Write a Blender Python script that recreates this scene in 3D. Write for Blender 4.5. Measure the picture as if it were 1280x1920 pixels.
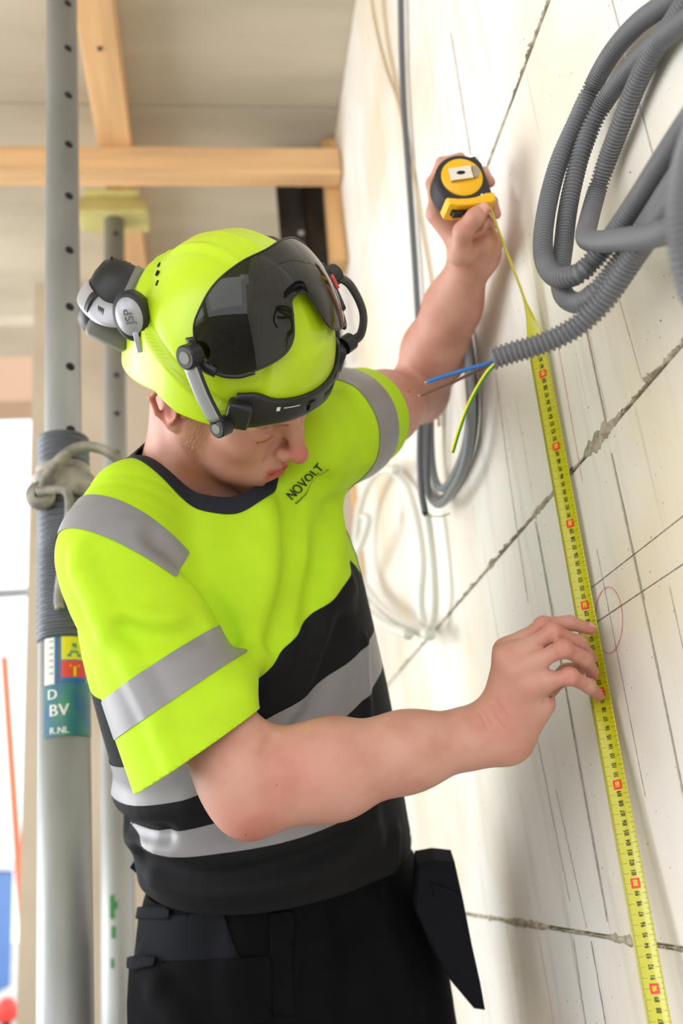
import bpy, bmesh, math, random
import numpy as np
from mathutils import Matrix, Vector
random.seed(7); rng = np.random.default_rng(7)
for o in list(bpy.data.objects): bpy.data.objects.remove(o)
scene = bpy.context.scene
COL = scene.collection
DETAIL = 1.0            # voxel size multiplier of the sculpted surfaces

# ------------------------------------------------------------------ camera
# wall on the right is the plane x = 0, room at x < 0, +y runs away along the wall, z is up (metres)
FPX = 1751.5
YAW, PITCH, ROLL = np.radians([8.713, 20.462, -5.7645])
CAM = np.array([-.4256, 0., 1.0495])
_c, _s = math.cos(YAW), math.sin(YAW); _cp, _sp = math.cos(PITCH), math.sin(PITCH)
CF = np.array([_s*_cp, _c*_cp, _sp]); CR = np.array([_c, -_s, 0.]); CU = np.cross(CR, CF)
_c, _s = math.cos(ROLL), math.sin(ROLL); CR, CU = _c*CR+_s*CU, -_s*CR+_c*CU
cam_d = bpy.data.cameras.new('camera'); cam = bpy.data.objects.new('camera', cam_d); COL.objects.link(cam)
cam.matrix_world = Matrix([[CR[0], CU[0], -CF[0], CAM[0]], [CR[1], CU[1], -CF[1], CAM[1]], [CR[2], CU[2], -CF[2], CAM[2]], [0, 0, 0, 1]])
cam_d.sensor_fit = 'VERTICAL'; cam_d.sensor_height = 36.0; cam_d.lens = 36.0*FPX/1920
cam_d.dof.use_dof = True; cam_d.dof.focus_distance = .99; cam_d.dof.aperture_fstop = 3.4
cam_d.clip_start = .02
scene.camera = cam

# ------------------------------------------------------------------ sky, daylight, exposure
w = bpy.data.worlds.new('sky'); scene.world = w; w.use_nodes = True
bg = w.node_tree.nodes['Background']; bg.inputs[0].default_value = (.93, .97, 1, 1); bg.inputs[1].default_value = 4.0
def area(name, loc, to, size, size_y, power, col=(1, 1, 1)):
    d = bpy.data.lights.new(name, 'AREA'); d.shape = 'RECTANGLE'; d.size = size; d.size_y = size_y; d.energy = power; d.color = col
    o = bpy.data.objects.new(name, d); COL.objects.link(o); o.location = loc
    o.rotation_euler = (Vector(to)-Vector(loc)).to_track_quat('-Z', 'Y').to_euler(); return o
# daylight entering through the open facade on the left and the big opening behind the photographer
area('daylight_left_rear', (-3.35, 2.3, 1.6), (0, 1.4, 1.4), 2.2, 2.4, 172, (.95, .98, 1))
area('daylight_left_front', (-3.35, -0.9, 1.7), (-.2, 1.0, 1.3), 2.4, 2.5, 36, (1, .985, .96))
area('daylight_rear', (-1.6, -3.4, 1.8), (-.4, 1.0, 1.3), 2.6, 2.3, 28, (1, .98, .95))
scene.view_settings.view_transform = 'Standard'; scene.view_settings.look = 'None'
scene.view_settings.exposure = -0.95; scene.view_settings.gamma = 1.0; scene.view_settings.use_curve_mapping = False
try: scene.cycles.use_denoising = True
except Exception: pass

# ------------------------------------------------------------------ helpers
def P(px, py, z):                      # point seen at pixel (px, py) of the 1280x1920 frame at depth z
    return CAM+z*(CF+(px-640)/FPX*CR-(py-960)/FPX*CU)
def _d(px, py): return CF+(px-640)/FPX*CR-(py-960)/FPX*CU
def atY(px, py, y): d = _d(px, py); return CAM+(y-CAM[1])/d[1]*d
def atX(px, py, x): d = _d(px, py); return CAM+(x-CAM[0])/d[0]*d
def atZ(px, py, z): d = _d(px, py); return CAM+(z-CAM[2])/d[2]*d
def nrm(v): v = np.asarray(v, float); return v/np.linalg.norm(v)

def obj(name, verts, faces, mat=None, parent=None, smooth=True, mw=None):
    me = bpy.data.meshes.new(name)
    verts = np.asarray(verts, float).reshape(-1, 3)
    if isinstance(faces, np.ndarray) or len(faces) > 3000:
        ln = np.array([len(f) for f in faces]) if not isinstance(faces, np.ndarray) else np.full(len(faces), faces.shape[1])
        lv = faces.ravel() if isinstance(faces, np.ndarray) else np.fromiter((i for f in faces for i in f), int, int(ln.sum()))
        me.vertices.add(len(verts)); me.vertices.foreach_set('co', verts.astype(np.float32).ravel())
        me.loops.add(len(lv)); me.loops.foreach_set('vertex_index', lv.astype(np.int32))
        me.polygons.add(len(ln)); me.polygons.foreach_set('loop_start', np.concatenate([[0], np.cumsum(ln)[:-1]]).astype(np.int32)); me.update(calc_edges=True); me.validate()
    else: me.from_pydata(verts.tolist(), [], [list(map(int, f)) for f in faces])
    me.polygons.foreach_set('use_smooth', [bool(smooth)]*len(me.polygons))
    if mat: me.materials.append(mat)
    me.update()
    o = bpy.data.objects.new(name, me); COL.objects.link(o)
    if parent: o.parent = parent
    if mw is not None: o.matrix_world = mw
    return o
def empty(name, loc=(0, 0, 0), mw=None, parent=None):
    o = bpy.data.objects.new(name, None); COL.objects.link(o); o.empty_display_size = .05
    if mw is not None: o.matrix_world = mw
    else: o.location = loc
    if parent: o.parent = parent
    return o
def tag(o, label, cat, group=None):
    o['label'] = label; o['category'] = cat
    if group: o['group'] = group
    return o
def struct(o, label=None):
    o['kind'] = 'structure'
    if label: o['label'] = label
    return o
def loc_(o, pts):                      # world points -> local space of an empty placed by location
    return np.asarray(pts, float)-np.array(o.location)
def join(*ms):
    V, Fc, n = [], [], 0
    for v, f in ms:
        v = np.asarray(v, float).reshape(-1, 3); V.append(v); Fc += [[i+n for i in q] for q in f]; n += len(v)
    return np.concatenate(V), Fc
def box(c, s, M=None, bev=0.0):
    c = np.asarray(c, float); s = np.asarray(s, float)/2
    bm = bmesh.new(); bmesh.ops.create_cube(bm, size=2.0)
    for v in bm.verts: v.co = Vector((v.co.x*s[0], v.co.y*s[1], v.co.z*s[2]))
    if bev: bmesh.ops.bevel(bm, geom=bm.edges[:]+bm.verts[:], offset=bev, segments=2, affect='EDGES', profile=.5)
    V = np.array([v.co[:] for v in bm.verts]); bm.verts.index_update(); Fc = [[v.index for v in f.verts] for f in bm.faces]; bm.free()
    if M is not None: V = V@np.asarray(M, float)      # rows of M = local axes in world
    return V+c, Fc
def catmull(pts, n):
    p = np.asarray(pts, float); p = np.vstack([2*p[0]-p[1], p, 2*p[-1]-p[-2]]); out = []
    for i in range(1, len(p)-2):
        t = np.linspace(0, 1, n, endpoint=False)[:, None]; a, b, c, d = p[i-1], p[i], p[i+1], p[i+2]
        out.append(.5*((2*b)+(c-a)*t+(2*a-5*b+4*c-d)*t**2+(3*b-a-3*c+d)*t**3))
    out.append(p[-2][None]); return np.concatenate(out)
def resample(pts, step):
    p = np.asarray(pts, float); L = np.concatenate([[0], np.cumsum(np.linalg.norm(np.diff(p, axis=0), axis=1))])
    s = np.arange(0, L[-1], step); return np.stack([np.interp(s, L, p[:, k]) for k in range(p.shape[1])], 1)
def tube(path, rad, n=12, caps=True, aspect=1.0, up0=None):
    p = np.asarray(path, float); m = len(p); rad = np.broadcast_to(np.asarray(rad, float), (m,))
    T = np.gradient(p, axis=0); T /= np.linalg.norm(T, axis=1)[:, None]+1e-12
    u = np.asarray(up0, float) if up0 is not None else (np.array([0, 0, 1.]) if abs(T[0][2]) < .9 else np.array([1., 0, 0]))
    a = np.linspace(0, 2*np.pi, n, endpoint=False); V = []
    for i in range(m):
        u = u-T[i]*(u@T[i]); u /= np.linalg.norm(u); v = np.cross(T[i], u)
        V.append(p[i]+rad[i]*(np.cos(a)[:, None]*u+aspect*np.sin(a)[:, None]*v))
    V = np.concatenate(V); Fc = []
    for i in range(m-1):
        for k in range(n):
            b = (k+1) % n; Fc.append([i*n+k, i*n+b, (i+1)*n+b, (i+1)*n+k])
    if caps: Fc.append(list(range(n))[::-1]); Fc.append([(m-1)*n+k for k in range(n)])
    return V, Fc
def lathe(prof, n=32, o=(0, 0, 0), ax=(0, 0, 1), ref=None):      # prof: (r, h) list along the axis
    ax = nrm(ax); ref = np.array([1., 0, 0]) if ref is None and abs(ax[0]) < .9 else (np.array([0, 1., 0]) if ref is None else np.asarray(ref, float))
    u = nrm(ref-ax*(ref@ax)); v = np.cross(ax, u); a = np.linspace(0, 2*np.pi, n, endpoint=False); V = []; Fc = []
    for r, h in prof: V.append(np.asarray(o)+ax*h+r*(np.cos(a)[:, None]*u+np.sin(a)[:, None]*v))
    for i in range(len(prof)-1):
        for k in range(n): b = (k+1) % n; Fc.append([i*n+k, i*n+b, (i+1)*n+b, (i+1)*n+k])
    return np.concatenate(V), Fc
def prism(poly, o, ex, ey, ez, d0, d1, bev=0.0):                # polygon in the ex/ey plane, extruded along ez from d0 to d1
    poly = np.asarray(poly, float); n = len(poly); o = np.asarray(o, float)
    base = poly[:, :1]*np.asarray(ex)+poly[:, 1:2]*np.asarray(ey)
    if bev:
        c = poly.mean(0); q = c+(poly-c)*(1-bev/np.linalg.norm(poly-c, axis=1))[:, None]
        inn = q[:, :1]*np.asarray(ex)+q[:, 1:2]*np.asarray(ey)
        e = np.asarray(ez)*bev*np.sign(d1-d0)
        R_ = [inn+np.asarray(ez)*d0, base+np.asarray(ez)*d0+e, base+np.asarray(ez)*d1-e, inn+np.asarray(ez)*d1]
    else: R_ = [base+np.asarray(ez)*d0, base+np.asarray(ez)*d1]
    V = np.concatenate(R_)+o; Fc = []
    for i in range(len(R_)-1):
        for k in range(n): b = (k+1) % n; Fc.append([i*n+k, i*n+b, (i+1)*n+b, (i+1)*n+k])
    Fc.append(list(range(n))[::-1]); Fc.append([(len(R_)-1)*n+k for k in range(n)]); return V, Fc
def solidify(o, t, off=-1):
    m = o.modifiers.new('thickness', 'SOLIDIFY'); m.thickness = t; m.offset = off; m.use_even_offset = False; return o

# glyphs from the built-in font, as flat triangulated meshes
_font = {}
def glyph(ch):
    if ch not in _font:
        c = bpy.data.curves.new('glyph', 'FONT'); c.body = ch; c.size = 1.0; c.resolution_u = 3
        o = bpy.data.objects.new('glyph', c); COL.objects.link(o)
        me = o.to_mesh(); V = np.array([v.co[:] for v in me.vertices]).reshape(-1, 3); Fc = [list(p.vertices) for p in me.polygons]
        o.to_mesh_clear(); bpy.data.objects.remove(o); bpy.data.curves.remove(c)
        wd = V[:, 0].max() if len(V) else .3
        _font[ch] = (V, Fc, wd)
    return _font[ch]
def text2d(s, size, bold=0.0, gap=.08):
    x = 0; ms = []
    for ch in s:
        if ch == ' ': x += .3; continue
        V, Fc, wd = glyph(ch)
        for dx in ((-bold, bold) if bold else (0,)):
            ms.append(((V+np.array([x+dx, 0, 0]))*size, Fc))
        x += wd+gap
    V, Fc = join(*ms); return V, Fc, (x-gap)*size

# ------------------------------------------------------------------ materials
def lin(r, g, b):
    f = lambda c: (c/255/12.92 if c/255 <= .04045 else ((c/255+.055)/1.055)**2.4)
    return (f(r), f(g), f(b), 1)
def mat(name, col, rough=.6, metal=0.0, noise=0.0, nscale=8.0, bump=0.0, bscale=60.0, stretch=(1, 1, 1), col2=None, spec=.5, coat=0.0, sss=0.0, contrast=(.35, .65), detail=5, bdist=.002):
    m = bpy.data.materials.new(name); m.use_nodes = True; nt = m.node_tree; b = nt.nodes['Principled BSDF']
    b.inputs['Base Color'].default_value = col; b.inputs['Roughness'].default_value = rough; b.inputs['Metallic'].default_value = metal
    b.inputs['Specular IOR Level'].default_value = spec; b.inputs['Coat Weight'].default_value = coat
    if sss:
        b.inputs['Subsurface Weight'].default_value = sss; b.inputs['Subsurface Radius'].default_value = (1, .35, .2); b.inputs['Subsurface Scale'].default_value = .006
    tc = nt.nodes.new('ShaderNodeTexCoord'); mp = nt.nodes.new('ShaderNodeMapping'); mp.inputs['Scale'].default_value = stretch
    nt.links.new(tc.outputs['Object'], mp.inputs[0])
    if noise or col2:
        n = nt.nodes.new('ShaderNodeTexNoise'); n.inputs['Scale'].default_value = nscale; n.inputs['Detail'].default_value = detail
        nt.links.new(mp.outputs[0], n.inputs['Vector'])
        r = nt.nodes.new('ShaderNodeValToRGB'); r.color_ramp.elements[0].position = contrast[0]; r.color_ramp.elements[1].position = contrast[1]
        c2 = col2 or tuple(c*(1-noise) for c in col[:3])+(1,)
        r.color_ramp.elements[0].color = c2; r.color_ramp.elements[1].color = col
        nt.links.new(n.outputs['Fac'], r.inputs[0]); nt.links.new(r.outputs[0], b.inputs['Base Color'])
    if bump:
        n = nt.nodes.new('ShaderNodeTexNoise'); n.inputs['Scale'].default_value = bscale; n.inputs['Detail'].default_value = 6
        nt.links.new(mp.outputs[0], n.inputs['Vector'])
        bp = nt.nodes.new('ShaderNodeBump'); bp.inputs['Strength'].default_value = bump; bp.inputs['Distance'].default_value = bdist
        nt.links.new(n.outputs['Fac'], bp.inputs['Height']); nt.links.new(bp.outputs[0], b.inputs['Normal'])
    return m
def N(m, t, **k):
    n = m.node_tree.nodes.new(t)
    for a, v in k.items(): setattr(n, a, v)
    return n
def mixcol(m, fac, a_sock, col):            # returns a colour socket: a mixed towards col by fac
    x = N(m, 'ShaderNodeMix', data_type='RGBA'); m.node_tree.links.new(fac, x.inputs['Factor'])
    if a_sock is not None: m.node_tree.links.new(a_sock, x.inputs['A'])
    x.inputs['B'].default_value = col; return x.outputs['Result']
def noise_fac(m, scale, lo, hi, stretch=(1, 1, 1), detail=4, coord='Object'):
    nt = m.node_tree; tc = N(m, 'ShaderNodeTexCoord'); mp = N(m, 'ShaderNodeMapping'); mp.inputs['Scale'].default_value = stretch
    nt.links.new(tc.outputs[coord], mp.inputs[0]); n = N(m, 'ShaderNodeTexNoise'); n.inputs['Scale'].default_value = scale; n.inputs['Detail'].default_value = detail
    nt.links.new(mp.outputs[0], n.inputs['Vector']); r = N(m, 'ShaderNodeMapRange'); r.inputs[1].default_value = lo; r.inputs[2].default_value = hi
    nt.links.new(n.outputs['Fac'], r.inputs[0]); return r.outputs[0]

M = {}
# cream-white sand-lime blocks: pale, faint ochre stains warmed to paint in timber bounce light, vertical trowel streaks, tiny pits
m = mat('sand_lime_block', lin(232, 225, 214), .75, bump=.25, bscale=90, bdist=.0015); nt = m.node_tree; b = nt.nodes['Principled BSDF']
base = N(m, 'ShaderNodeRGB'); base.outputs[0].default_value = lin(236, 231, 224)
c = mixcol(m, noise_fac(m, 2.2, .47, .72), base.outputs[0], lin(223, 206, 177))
c = mixcol(m, noise_fac(m, 4.0, .55, .85, (1, 5, .6)), c, lin(206, 201, 192))
c = mixcol(m, noise_fac(m, 7.0, .66, .84, (1, 8, .25), 2), c, lin(186, 180, 168))
c = mixcol(m, noise_fac(m, 170.0, .755, .775, (1, 1, 1), 1), c, lin(130, 118, 102))
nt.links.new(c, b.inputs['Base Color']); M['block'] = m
M['mortar'] = mat('mortar', lin(200, 188, 166), .95, noise=.5, nscale=60, bump=.9, bscale=140)
M['mortar_dark'] = mat('mortar_shadow_gap', lin(120, 112, 98), .95, noise=.4, nscale=60, bump=.8, bscale=120)
M['concrete'] = mat('concrete', lin(190, 180, 165), .85, noise=.22, nscale=3, bump=.2, bscale=40)
M['ceiling'] = mat('cast_ceiling', lin(212, 202, 182), .85, noise=.3, nscale=2.2, bump=.2, bscale=40, stretch=(.35, 1.6, 1))
M['backwall'] = mat('back_wall_plaster', lin(206, 190, 168), .85, noise=.15, nscale=3, bump=.1, bscale=40)
M['floor'] = mat('floor_screed', lin(150, 145, 138), .8, noise=.3, nscale=4, bump=.2)
M['pine'] = mat('pine_timber', lin(236, 190, 138), .6, noise=.22, nscale=5, stretch=(1, 1, 1), bump=.08, bscale=30)
m = M['pine']
M['pine_y'] = mat('pine_timber_y', lin(236, 190, 138), .6, noise=.22, nscale=6, stretch=(6, .4, 6), bump=.08, bscale=30)
M['pine_x'] = mat('pine_timber_x', lin(238, 193, 142), .6, noise=.22, nscale=6, stretch=(.4, 6, 6), bump=.08, bscale=30)
M['pine_z'] = mat('pine_timber_z', lin(226, 178, 122), .6, noise=.3, nscale=6, stretch=(6, 6, .4), bump=.08, bscale=30)
M['foil'] = mat('black_foil', lin(30, 30, 32), .35, noise=.4, nscale=4, bump=.5, bscale=12, bdist=.01)
M['galv'] = mat('galvanised_steel', lin(170, 172, 172), .42, .45, noise=.35, nscale=9, stretch=(1, 1, .35), bump=.1, bscale=60, contrast=(.3, .7))
M['galv2'] = mat('galvanised_steel_far', lin(170, 172, 170), .5, .55, noise=.3, nscale=8, stretch=(1, 1, .3))
M['rust'] = mat('worn_cast_steel', lin(176, 170, 160), .6, .45, noise=.5, nscale=30, bump=.4, bscale=80)
M['thread'] = mat('dark_oiled_thread', lin(104, 107, 114), .45, .5, noise=.3, nscale=20)
M['hole'] = mat('dark_hole', lin(24, 24, 26), .9)
M['paintgreen'] = mat('green_paint_smear', lin(40, 120, 40), .6)
M['yellowplate'] = mat('yellow_plate', lin(222, 212, 140), .6, noise=.2, nscale=12)
M['white'] = mat('white', lin(238, 238, 235), .5)
# ================================================================== the place
X0, X1, Y0, Y1, ZC = -3.6, .30, -3.6, 2.9, 3.06        # room box; ceiling soffit at ZC
WEND = 2.45                                             # far end of the block wall
# --- block wall (right): mortar core + single blocks, bed joints at .427 .942 1.452 1.973 2.49 3.0
wall = obj('wall_right', *box(((.012+X1)/2, (Y0+WEND)/2, ZC/2), (X1-.012, WEND-Y0, ZC)), M['mortar'], smooth=False)
struct(wall, 'cream sand-lime block wall beside the man')
beds = [0, .427, .9421, 1.4523, 1.973, 2.49, 3.0, 3.06]
starts = [.35, .62, 1.1093, .655, 1.225, .72, 1.2]
for r in range(7):
    z0, z1 = beds[r]+.0022, beds[r+1]-.0022
    L_ = .91; y = starts[r]-L_*6
    while y < WEND:
        a, c_ = max(y+.0014, Y0), min(y+L_-.0014, WEND)
        if c_-a > .03:
            dx = rng.uniform(0, .0008)
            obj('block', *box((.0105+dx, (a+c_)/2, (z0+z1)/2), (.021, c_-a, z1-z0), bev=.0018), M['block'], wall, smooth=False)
        y += L_
def mortar_bead(z, y0, y1, amp, name='mortar_joint'):   # ragged mortar pressed out of a bed joint
    ys = np.arange(y0, y1, .0035); n = len(ys)
    def rough(k): 
        t = np.convolve(rng.normal(size=n+40), np.ones(k)/k, 'same')[20:20+n]; return t/np.std(t)
    fad = np.clip(.5+.6*rough(25), .15, 1.3); up = amp*fad*(.55+.35*np.abs(rough(9))+.25*np.abs(rough(3))); dn = amp*fad*(.5+.35*np.abs(rough(11))+.2*np.abs(rough(3)))
    hh = .0006+.0022*np.abs(rough(4))*np.clip(.7+.5*rough(40), 0, 2)
    V = []; 
    for i in range(n):
        V += [(.003, ys[i], z+up[i]), (-.0002-hh[i]*.5, ys[i], z+up[i]*.6), (-hh[i]-.0004, ys[i], z+rng.uniform(-.3, .3)*amp), (-.0002-hh[i]*.4, ys[i], z-dn[i]*.6), (.003, ys[i], z-dn[i])]
    Fc = [[i*5+k, (i+1)*5+k, (i+1)*5+k+1, i*5+k+1] for i in range(n-1) for k in range(4)]
    return obj(name, V, Fc, M['mortar'], wall)
mortar_bead(1.4523, .45, .97, .0105); mortar_bead(1.4523, .965, 1.42, .0068); mortar_bead(1.4523, 1.42, WEND, .003)
mortar_bead(.9421, .6, 1.75, .0062); mortar_bead(.9421, 1.75, WEND, .003)
mortar_bead(1.973, .3, 1.3, .0032); mortar_bead(.427, .4, 2.3, .004)
# drawn and scratched marks, and painted pink laser lines, lie on the wall face
M['pencil'] = mat('pencil_graphite', lin(104, 98, 92), .6)
M['pink'] = mat('pink_marker', lin(243, 146, 148), .6)
M['pinkfaint'] = mat('painted_pink_laser', lin(240, 190, 182), .7)  # laser light painted as a faint pink tone
M['scratch'] = mat('scratch_in_block_face', lin(176, 168, 152), .8)
M['crack'] = mat('fine_dark_seam', lin(138, 132, 118), .8)
def mark(name, yz, wd, m_, lift=.0004, jit=.0):
    p = resample(catmull([(-lift, a, b_) for a, b_ in yz], 12), .004) if len(yz) > 2 else resample([(-lift, *yz[0]), (-lift, *yz[1])], .004)
    p = p.copy(); p[:, 1] += rng.normal(size=len(p))*jit
    T = np.gradient(p, axis=0); T /= np.linalg.norm(T, axis=1)[:, None]; nrm_ = np.stack([0*T[:, 0], -T[:, 2], T[:, 1]], 1)
    ww = wd/2*rng.uniform(.6, 1.25, len(p))[:, None]
    V = np.concatenate([p+nrm_*ww, p-nrm_*ww]); n = len(p)
    return obj(name, V, [[i, i+1, n+i+1, n+i] for i in range(n-1)], m_, wall)
W2 = lambda px, py: tuple(atX(px, py, 0)[1:])
mark('pencil_line', [W2(1106, 1104), (.30, 1.3128)], .0009, M['pencil'])
mark('pencil_line', [W2(1116, 1168), (.30, 1.2722)], .0010, M['pencil'])
mark('pencil_line', [W2(1119, 1030), W2(1210, 1496)], .0008, M['pencil'])
rc_, = [np.array(W2(1141, 1163))]
ring_edge = [W2(1141+26*math.cos(a)*(1), 1163+62*math.sin(a)) for a in np.linspace(-1.9, 4.3, 40)]
mark('marker_ring', ring_edge, .0016, M['pink'])
mark('painted_laser_line', [W2(1046, 650), W2(1092, 905)], .0016, M['pinkfaint'])
mark('painted_laser_line', [W2(1003, 1720), W2(1040, 1930)], .0018, M['pinkfaint'])
mark('scratch', [W2(1097, 610), W2(1137, 800)], .0035, M['scratch']); mark('scratch', [W2(1146, 850), W2(1232, 1250), W2(1285, 1510)], .004, M['scratch'])
mark('scratch', [W2(1104, 620), W2(1140, 790)], .0007, M['crack'], .0006); mark('scratch', [W2(1165, 930), W2(1210, 1130)], .0007, M['crack'], .0006)
mark('seam_line', [W2(929, 700), W2(958, 920), W2(990, 1130)], .0016, M['crack'], jit=.0003)
mark('seam_line', [W2(966, 740), W2(1000, 945)], .0008, M['scratch'], jit=.0003)
mark('seam_line', [W2(1004, 978), W2(1140, 1735)], .0024, M['crack'], .0007, jit=.0002)
mark('seam_line', [W2(1008, 1390), W2(1068, 1690)], .002, M['scratch'], jit=.0005); mark('seam_line', [W2(1042, 1480), W2(1100, 1740)], .0016, M['scratch'], jit=.0005)
mark('seam_line', [W2(1108, 1765), W2(1136, 1925)], .002, M['crack'], jit=.0004); mark('seam_line', [W2(1075, 1760), W2(1098, 1925)], .002, M['scratch'], jit=.0008)
mark('seam_line', [W2(958, 1745), W2(980, 1925)], .0012, M['scratch'], jit=.0005)
mark('seam_line', [W2(1010, 1000), W2(1040, 1160)], .001, M['scratch'], jit=.0003); mark('seam_line', [W2(1255, 1100), W2(1290, 1260)], .001, M['scratch'])
mark('seam_line', [W2(1160, 560), W2(1205, 720)], .0008, M['scratch']); mark('seam_line', [W2(845, 60), W2(882, 290)], .003, M['crack'], jit=.0003)
# --- floor, ceiling, back wall, open facade
struct(obj('floor', *box(((X0+X1)/2, (Y0+Y1)/2, -.06), (X1-X0, Y1-Y0+.4, .12)), M['floor'], smooth=False))
ceil = struct(obj('ceiling', *box(((X0+X1)/2, (Y0+Y1)/2, ZC+.14), (X1-X0, Y1-Y0+.4, .16)), M['mortar_dark'], smooth=False))
yy = [Y0-.2, -2.4, -1.2, 0, .9, 1.62, 2.06, Y1+.2]
for a, c_ in zip(yy[:-1], yy[1:]):
    obj('ceiling_plank', *box(((X0+X1)/2, (a+c_)/2, ZC+.03), (X1-X0, c_-a-.003, .06), bev=.003), M['ceiling'], ceil, smooth=False)
bx0 = atY(56, 900, Y1)[0]
wb = struct(obj('wall_back', *box(((bx0+X1)/2, Y1+.1, ZC/2), (X1-bx0, .2, ZC)), M['backwall'], smooth=False))
# far opening left of the back wall: lintel and sill beam further out, daylight beyond
struct(obj('trim_1', *box((-1.9, 4.2, atY(20, 575, 4.2)[2]), (2.2, .3, .42), bev=.01), M['backwall'], smooth=False), 'pale concrete lintel outside the opening')
struct(obj('trim_2', *box((-2.0, 6.2, atY(20, 700, 6.2)[2]), (2.4, .3, .62), bev=.01), mat('brown_panel', lin(196, 160, 132), .8), smooth=False), 'brown panel band above the far opening')
struct(obj('trim_3', *box((-2.0, 6.2, atY(20, 1112, 6.2)[2]), (2.4, .06, .05), bev=.008), M['galv2'], smooth=False), 'thin grey rail across the far opening')
# left facade: piers and lintel between wide open bays
wl = struct(obj('wall_left', *box((X0-.1, -.3, ZC-.12), (.2, 6.8, .24)), M['concrete'], smooth=False))
for y in (-3.5, .65, 3.0): obj('pier', *box((X0-.1, y, (ZC-.24)/2), (.2, .3, ZC-.24), bev=.01), M['concrete'], wl, smooth=False)
obj('parapet', *box((X0-.1, -.3, .2), (.18, 6.8, .4), bev=.01), M['concrete'], wl, smooth=False)
# outdoor ground
struct(obj('ground', *box((-4, 14, -.2), (30, 30, .1)), mat('site_ground', lin(205, 200, 190), .9, noise=.2, nscale=1.5), smooth=False))
# jamb plank at the end of the block wall
struct(obj('trim_4', *box((.1, WEND+.02, 1.32), (.22, .036, 2.64), bev=.003), M['pine_z'], smooth=False), 'pine jamb board closing the end of the block wall')
fx = atY(521, 400, 2.24)[0]
foil = empty('membrane_strip', (fx, 2.24, 2.33)); tag(foil, 'black sheet membrane strip hanging behind the beam next to the block wall', 'membrane')
fp = [(0, 0)]+[(x_, .006*math.sin(x_*70)+(.012 if x_ > .075 else 0)) for x_ in np.linspace(.01, -fx-.03, 14)]
fp = fp+[(x_, y_+.003) for x_, y_ in fp[::-1]]
obj('sheet', *prism(fp, (0, 0, 0), (1, 0, 0), (0, 1, 0), (0, 0, 1), 0, .725), M['foil'], foil, smooth=False)
for px, py in ((561, 347), (565, 437)):
    q = atY(px, py, 2.236)-np.array(foil.location); obj('fixing_cap', *lathe([(0, -.006), (.006, -.0055), (.009, -.002), (.009, .004)], 14, q, (0, 1, 0)), M['galv2'], foil)

# --- timbers
b0 = atY(0, 291, 2.1); b1 = atY(641, 304, 2.1)
pz = (b0[2]+b1[2])/2
t = obj('timber_beam', *box(((-2.9-.004)/2, 2.13, 2.91), (2.896, .06, .088), bev=.004), M['pine_x'], smooth=False)
tag(t, 'long horizontal pine beam running across the room up to the block wall', 'beam')
t = obj('timber_joist', *box((-.632, 1.95, 3.004), (.09, 2.1, .1), bev=.004), M['pine_y'], smooth=False)
tag(t, 'pine joist lying under the ceiling, running over the horizontal beam', 'joist')
obj('nail_plate', *lathe([(0, 0), (.006, 0), (.006, -.002), (0, -.002)], 12, (-.632, 1.77, 2.9525), (0, 0, 1)), M['hole'], t)
t = obj('timber_cleat', *prism([(-.045, 2.62), (.0, 2.62), (.0, 3.05), (-.035, 3.05)], (-.002, 2.165, 0), (1, 0, 0), (0, 0, 1), (0, 1, 0), 0, .075, bev=.002), M['pine_z'], smooth=False)
tag(t, 'short upright pine cleat on the block wall behind the beam end', 'cleat')

# --- steel props
def tube_shell(r, z0, z1, n=32): return lathe([(r-.004, z0), (r, z0), (r, z1), (r-.004, z1), (r-.004, z0)], n)
def prop(base, lean, zj, top, near, label):
    ax = nrm((lean[0], lean[1], 1)); 
    u = nrm(np.array([1., 0, 0])-ax*ax[0]); v = np.cross(ax, u)
    mw = Matrix([[u[0], v[0], ax[0], base[0]], [u[1], v[1], ax[1], base[1]], [u[2], v[2], ax[2], base[2]], [0, 0, 0, 1]])
    e = empty('steel_prop', mw=mw); tag(e, label, 'prop')
    g = M['galv'] if near else M['galv2']
    obj('outer_tube', *tube_shell(.038, .008, zj-.30), g, e)
    obj('inner_tube', *tube_shell(.030, .4, top-.008), g, e)
    obj('base_plate', *box((0, 0, .004), (.16, .16, .008), bev=.002), g, e, smooth=False)
    obj('head_plate', *box((0, 0, top-.004), (.16, .16, .008), bev=.002), g if near else M['yellowplate'], e, smooth=False)
    # holes through the inner tube, seen from the camera side
    tocam = math.atan2((CAM-np.array(base))[1], (CAM-np.array(base))[0])
    a0 = tocam+ (.42 if near else .15)
    hz = zj+.05
    while hz < top-.05:
        c_ = np.array([math.cos(a0)*.0296, math.sin(a0)*.0296, hz]); n_ = np.array([math.cos(a0), math.sin(a0), 0])
        obj('pin_hole', *lathe([(0, .0010), (.0075, .0008), (.0078, -.003)], 16, c_, n_), M['hole'], e)
        hz += .118
    return e, tocam
zj = atY(120, 870, 1.45)[2]
prop1, tc1 = prop((-.6345, 1.45, 0), (-.0128, 0), zj, 2.952, True, 'near galvanised telescopic prop left of the man, with stickers and a thread collar')
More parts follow.
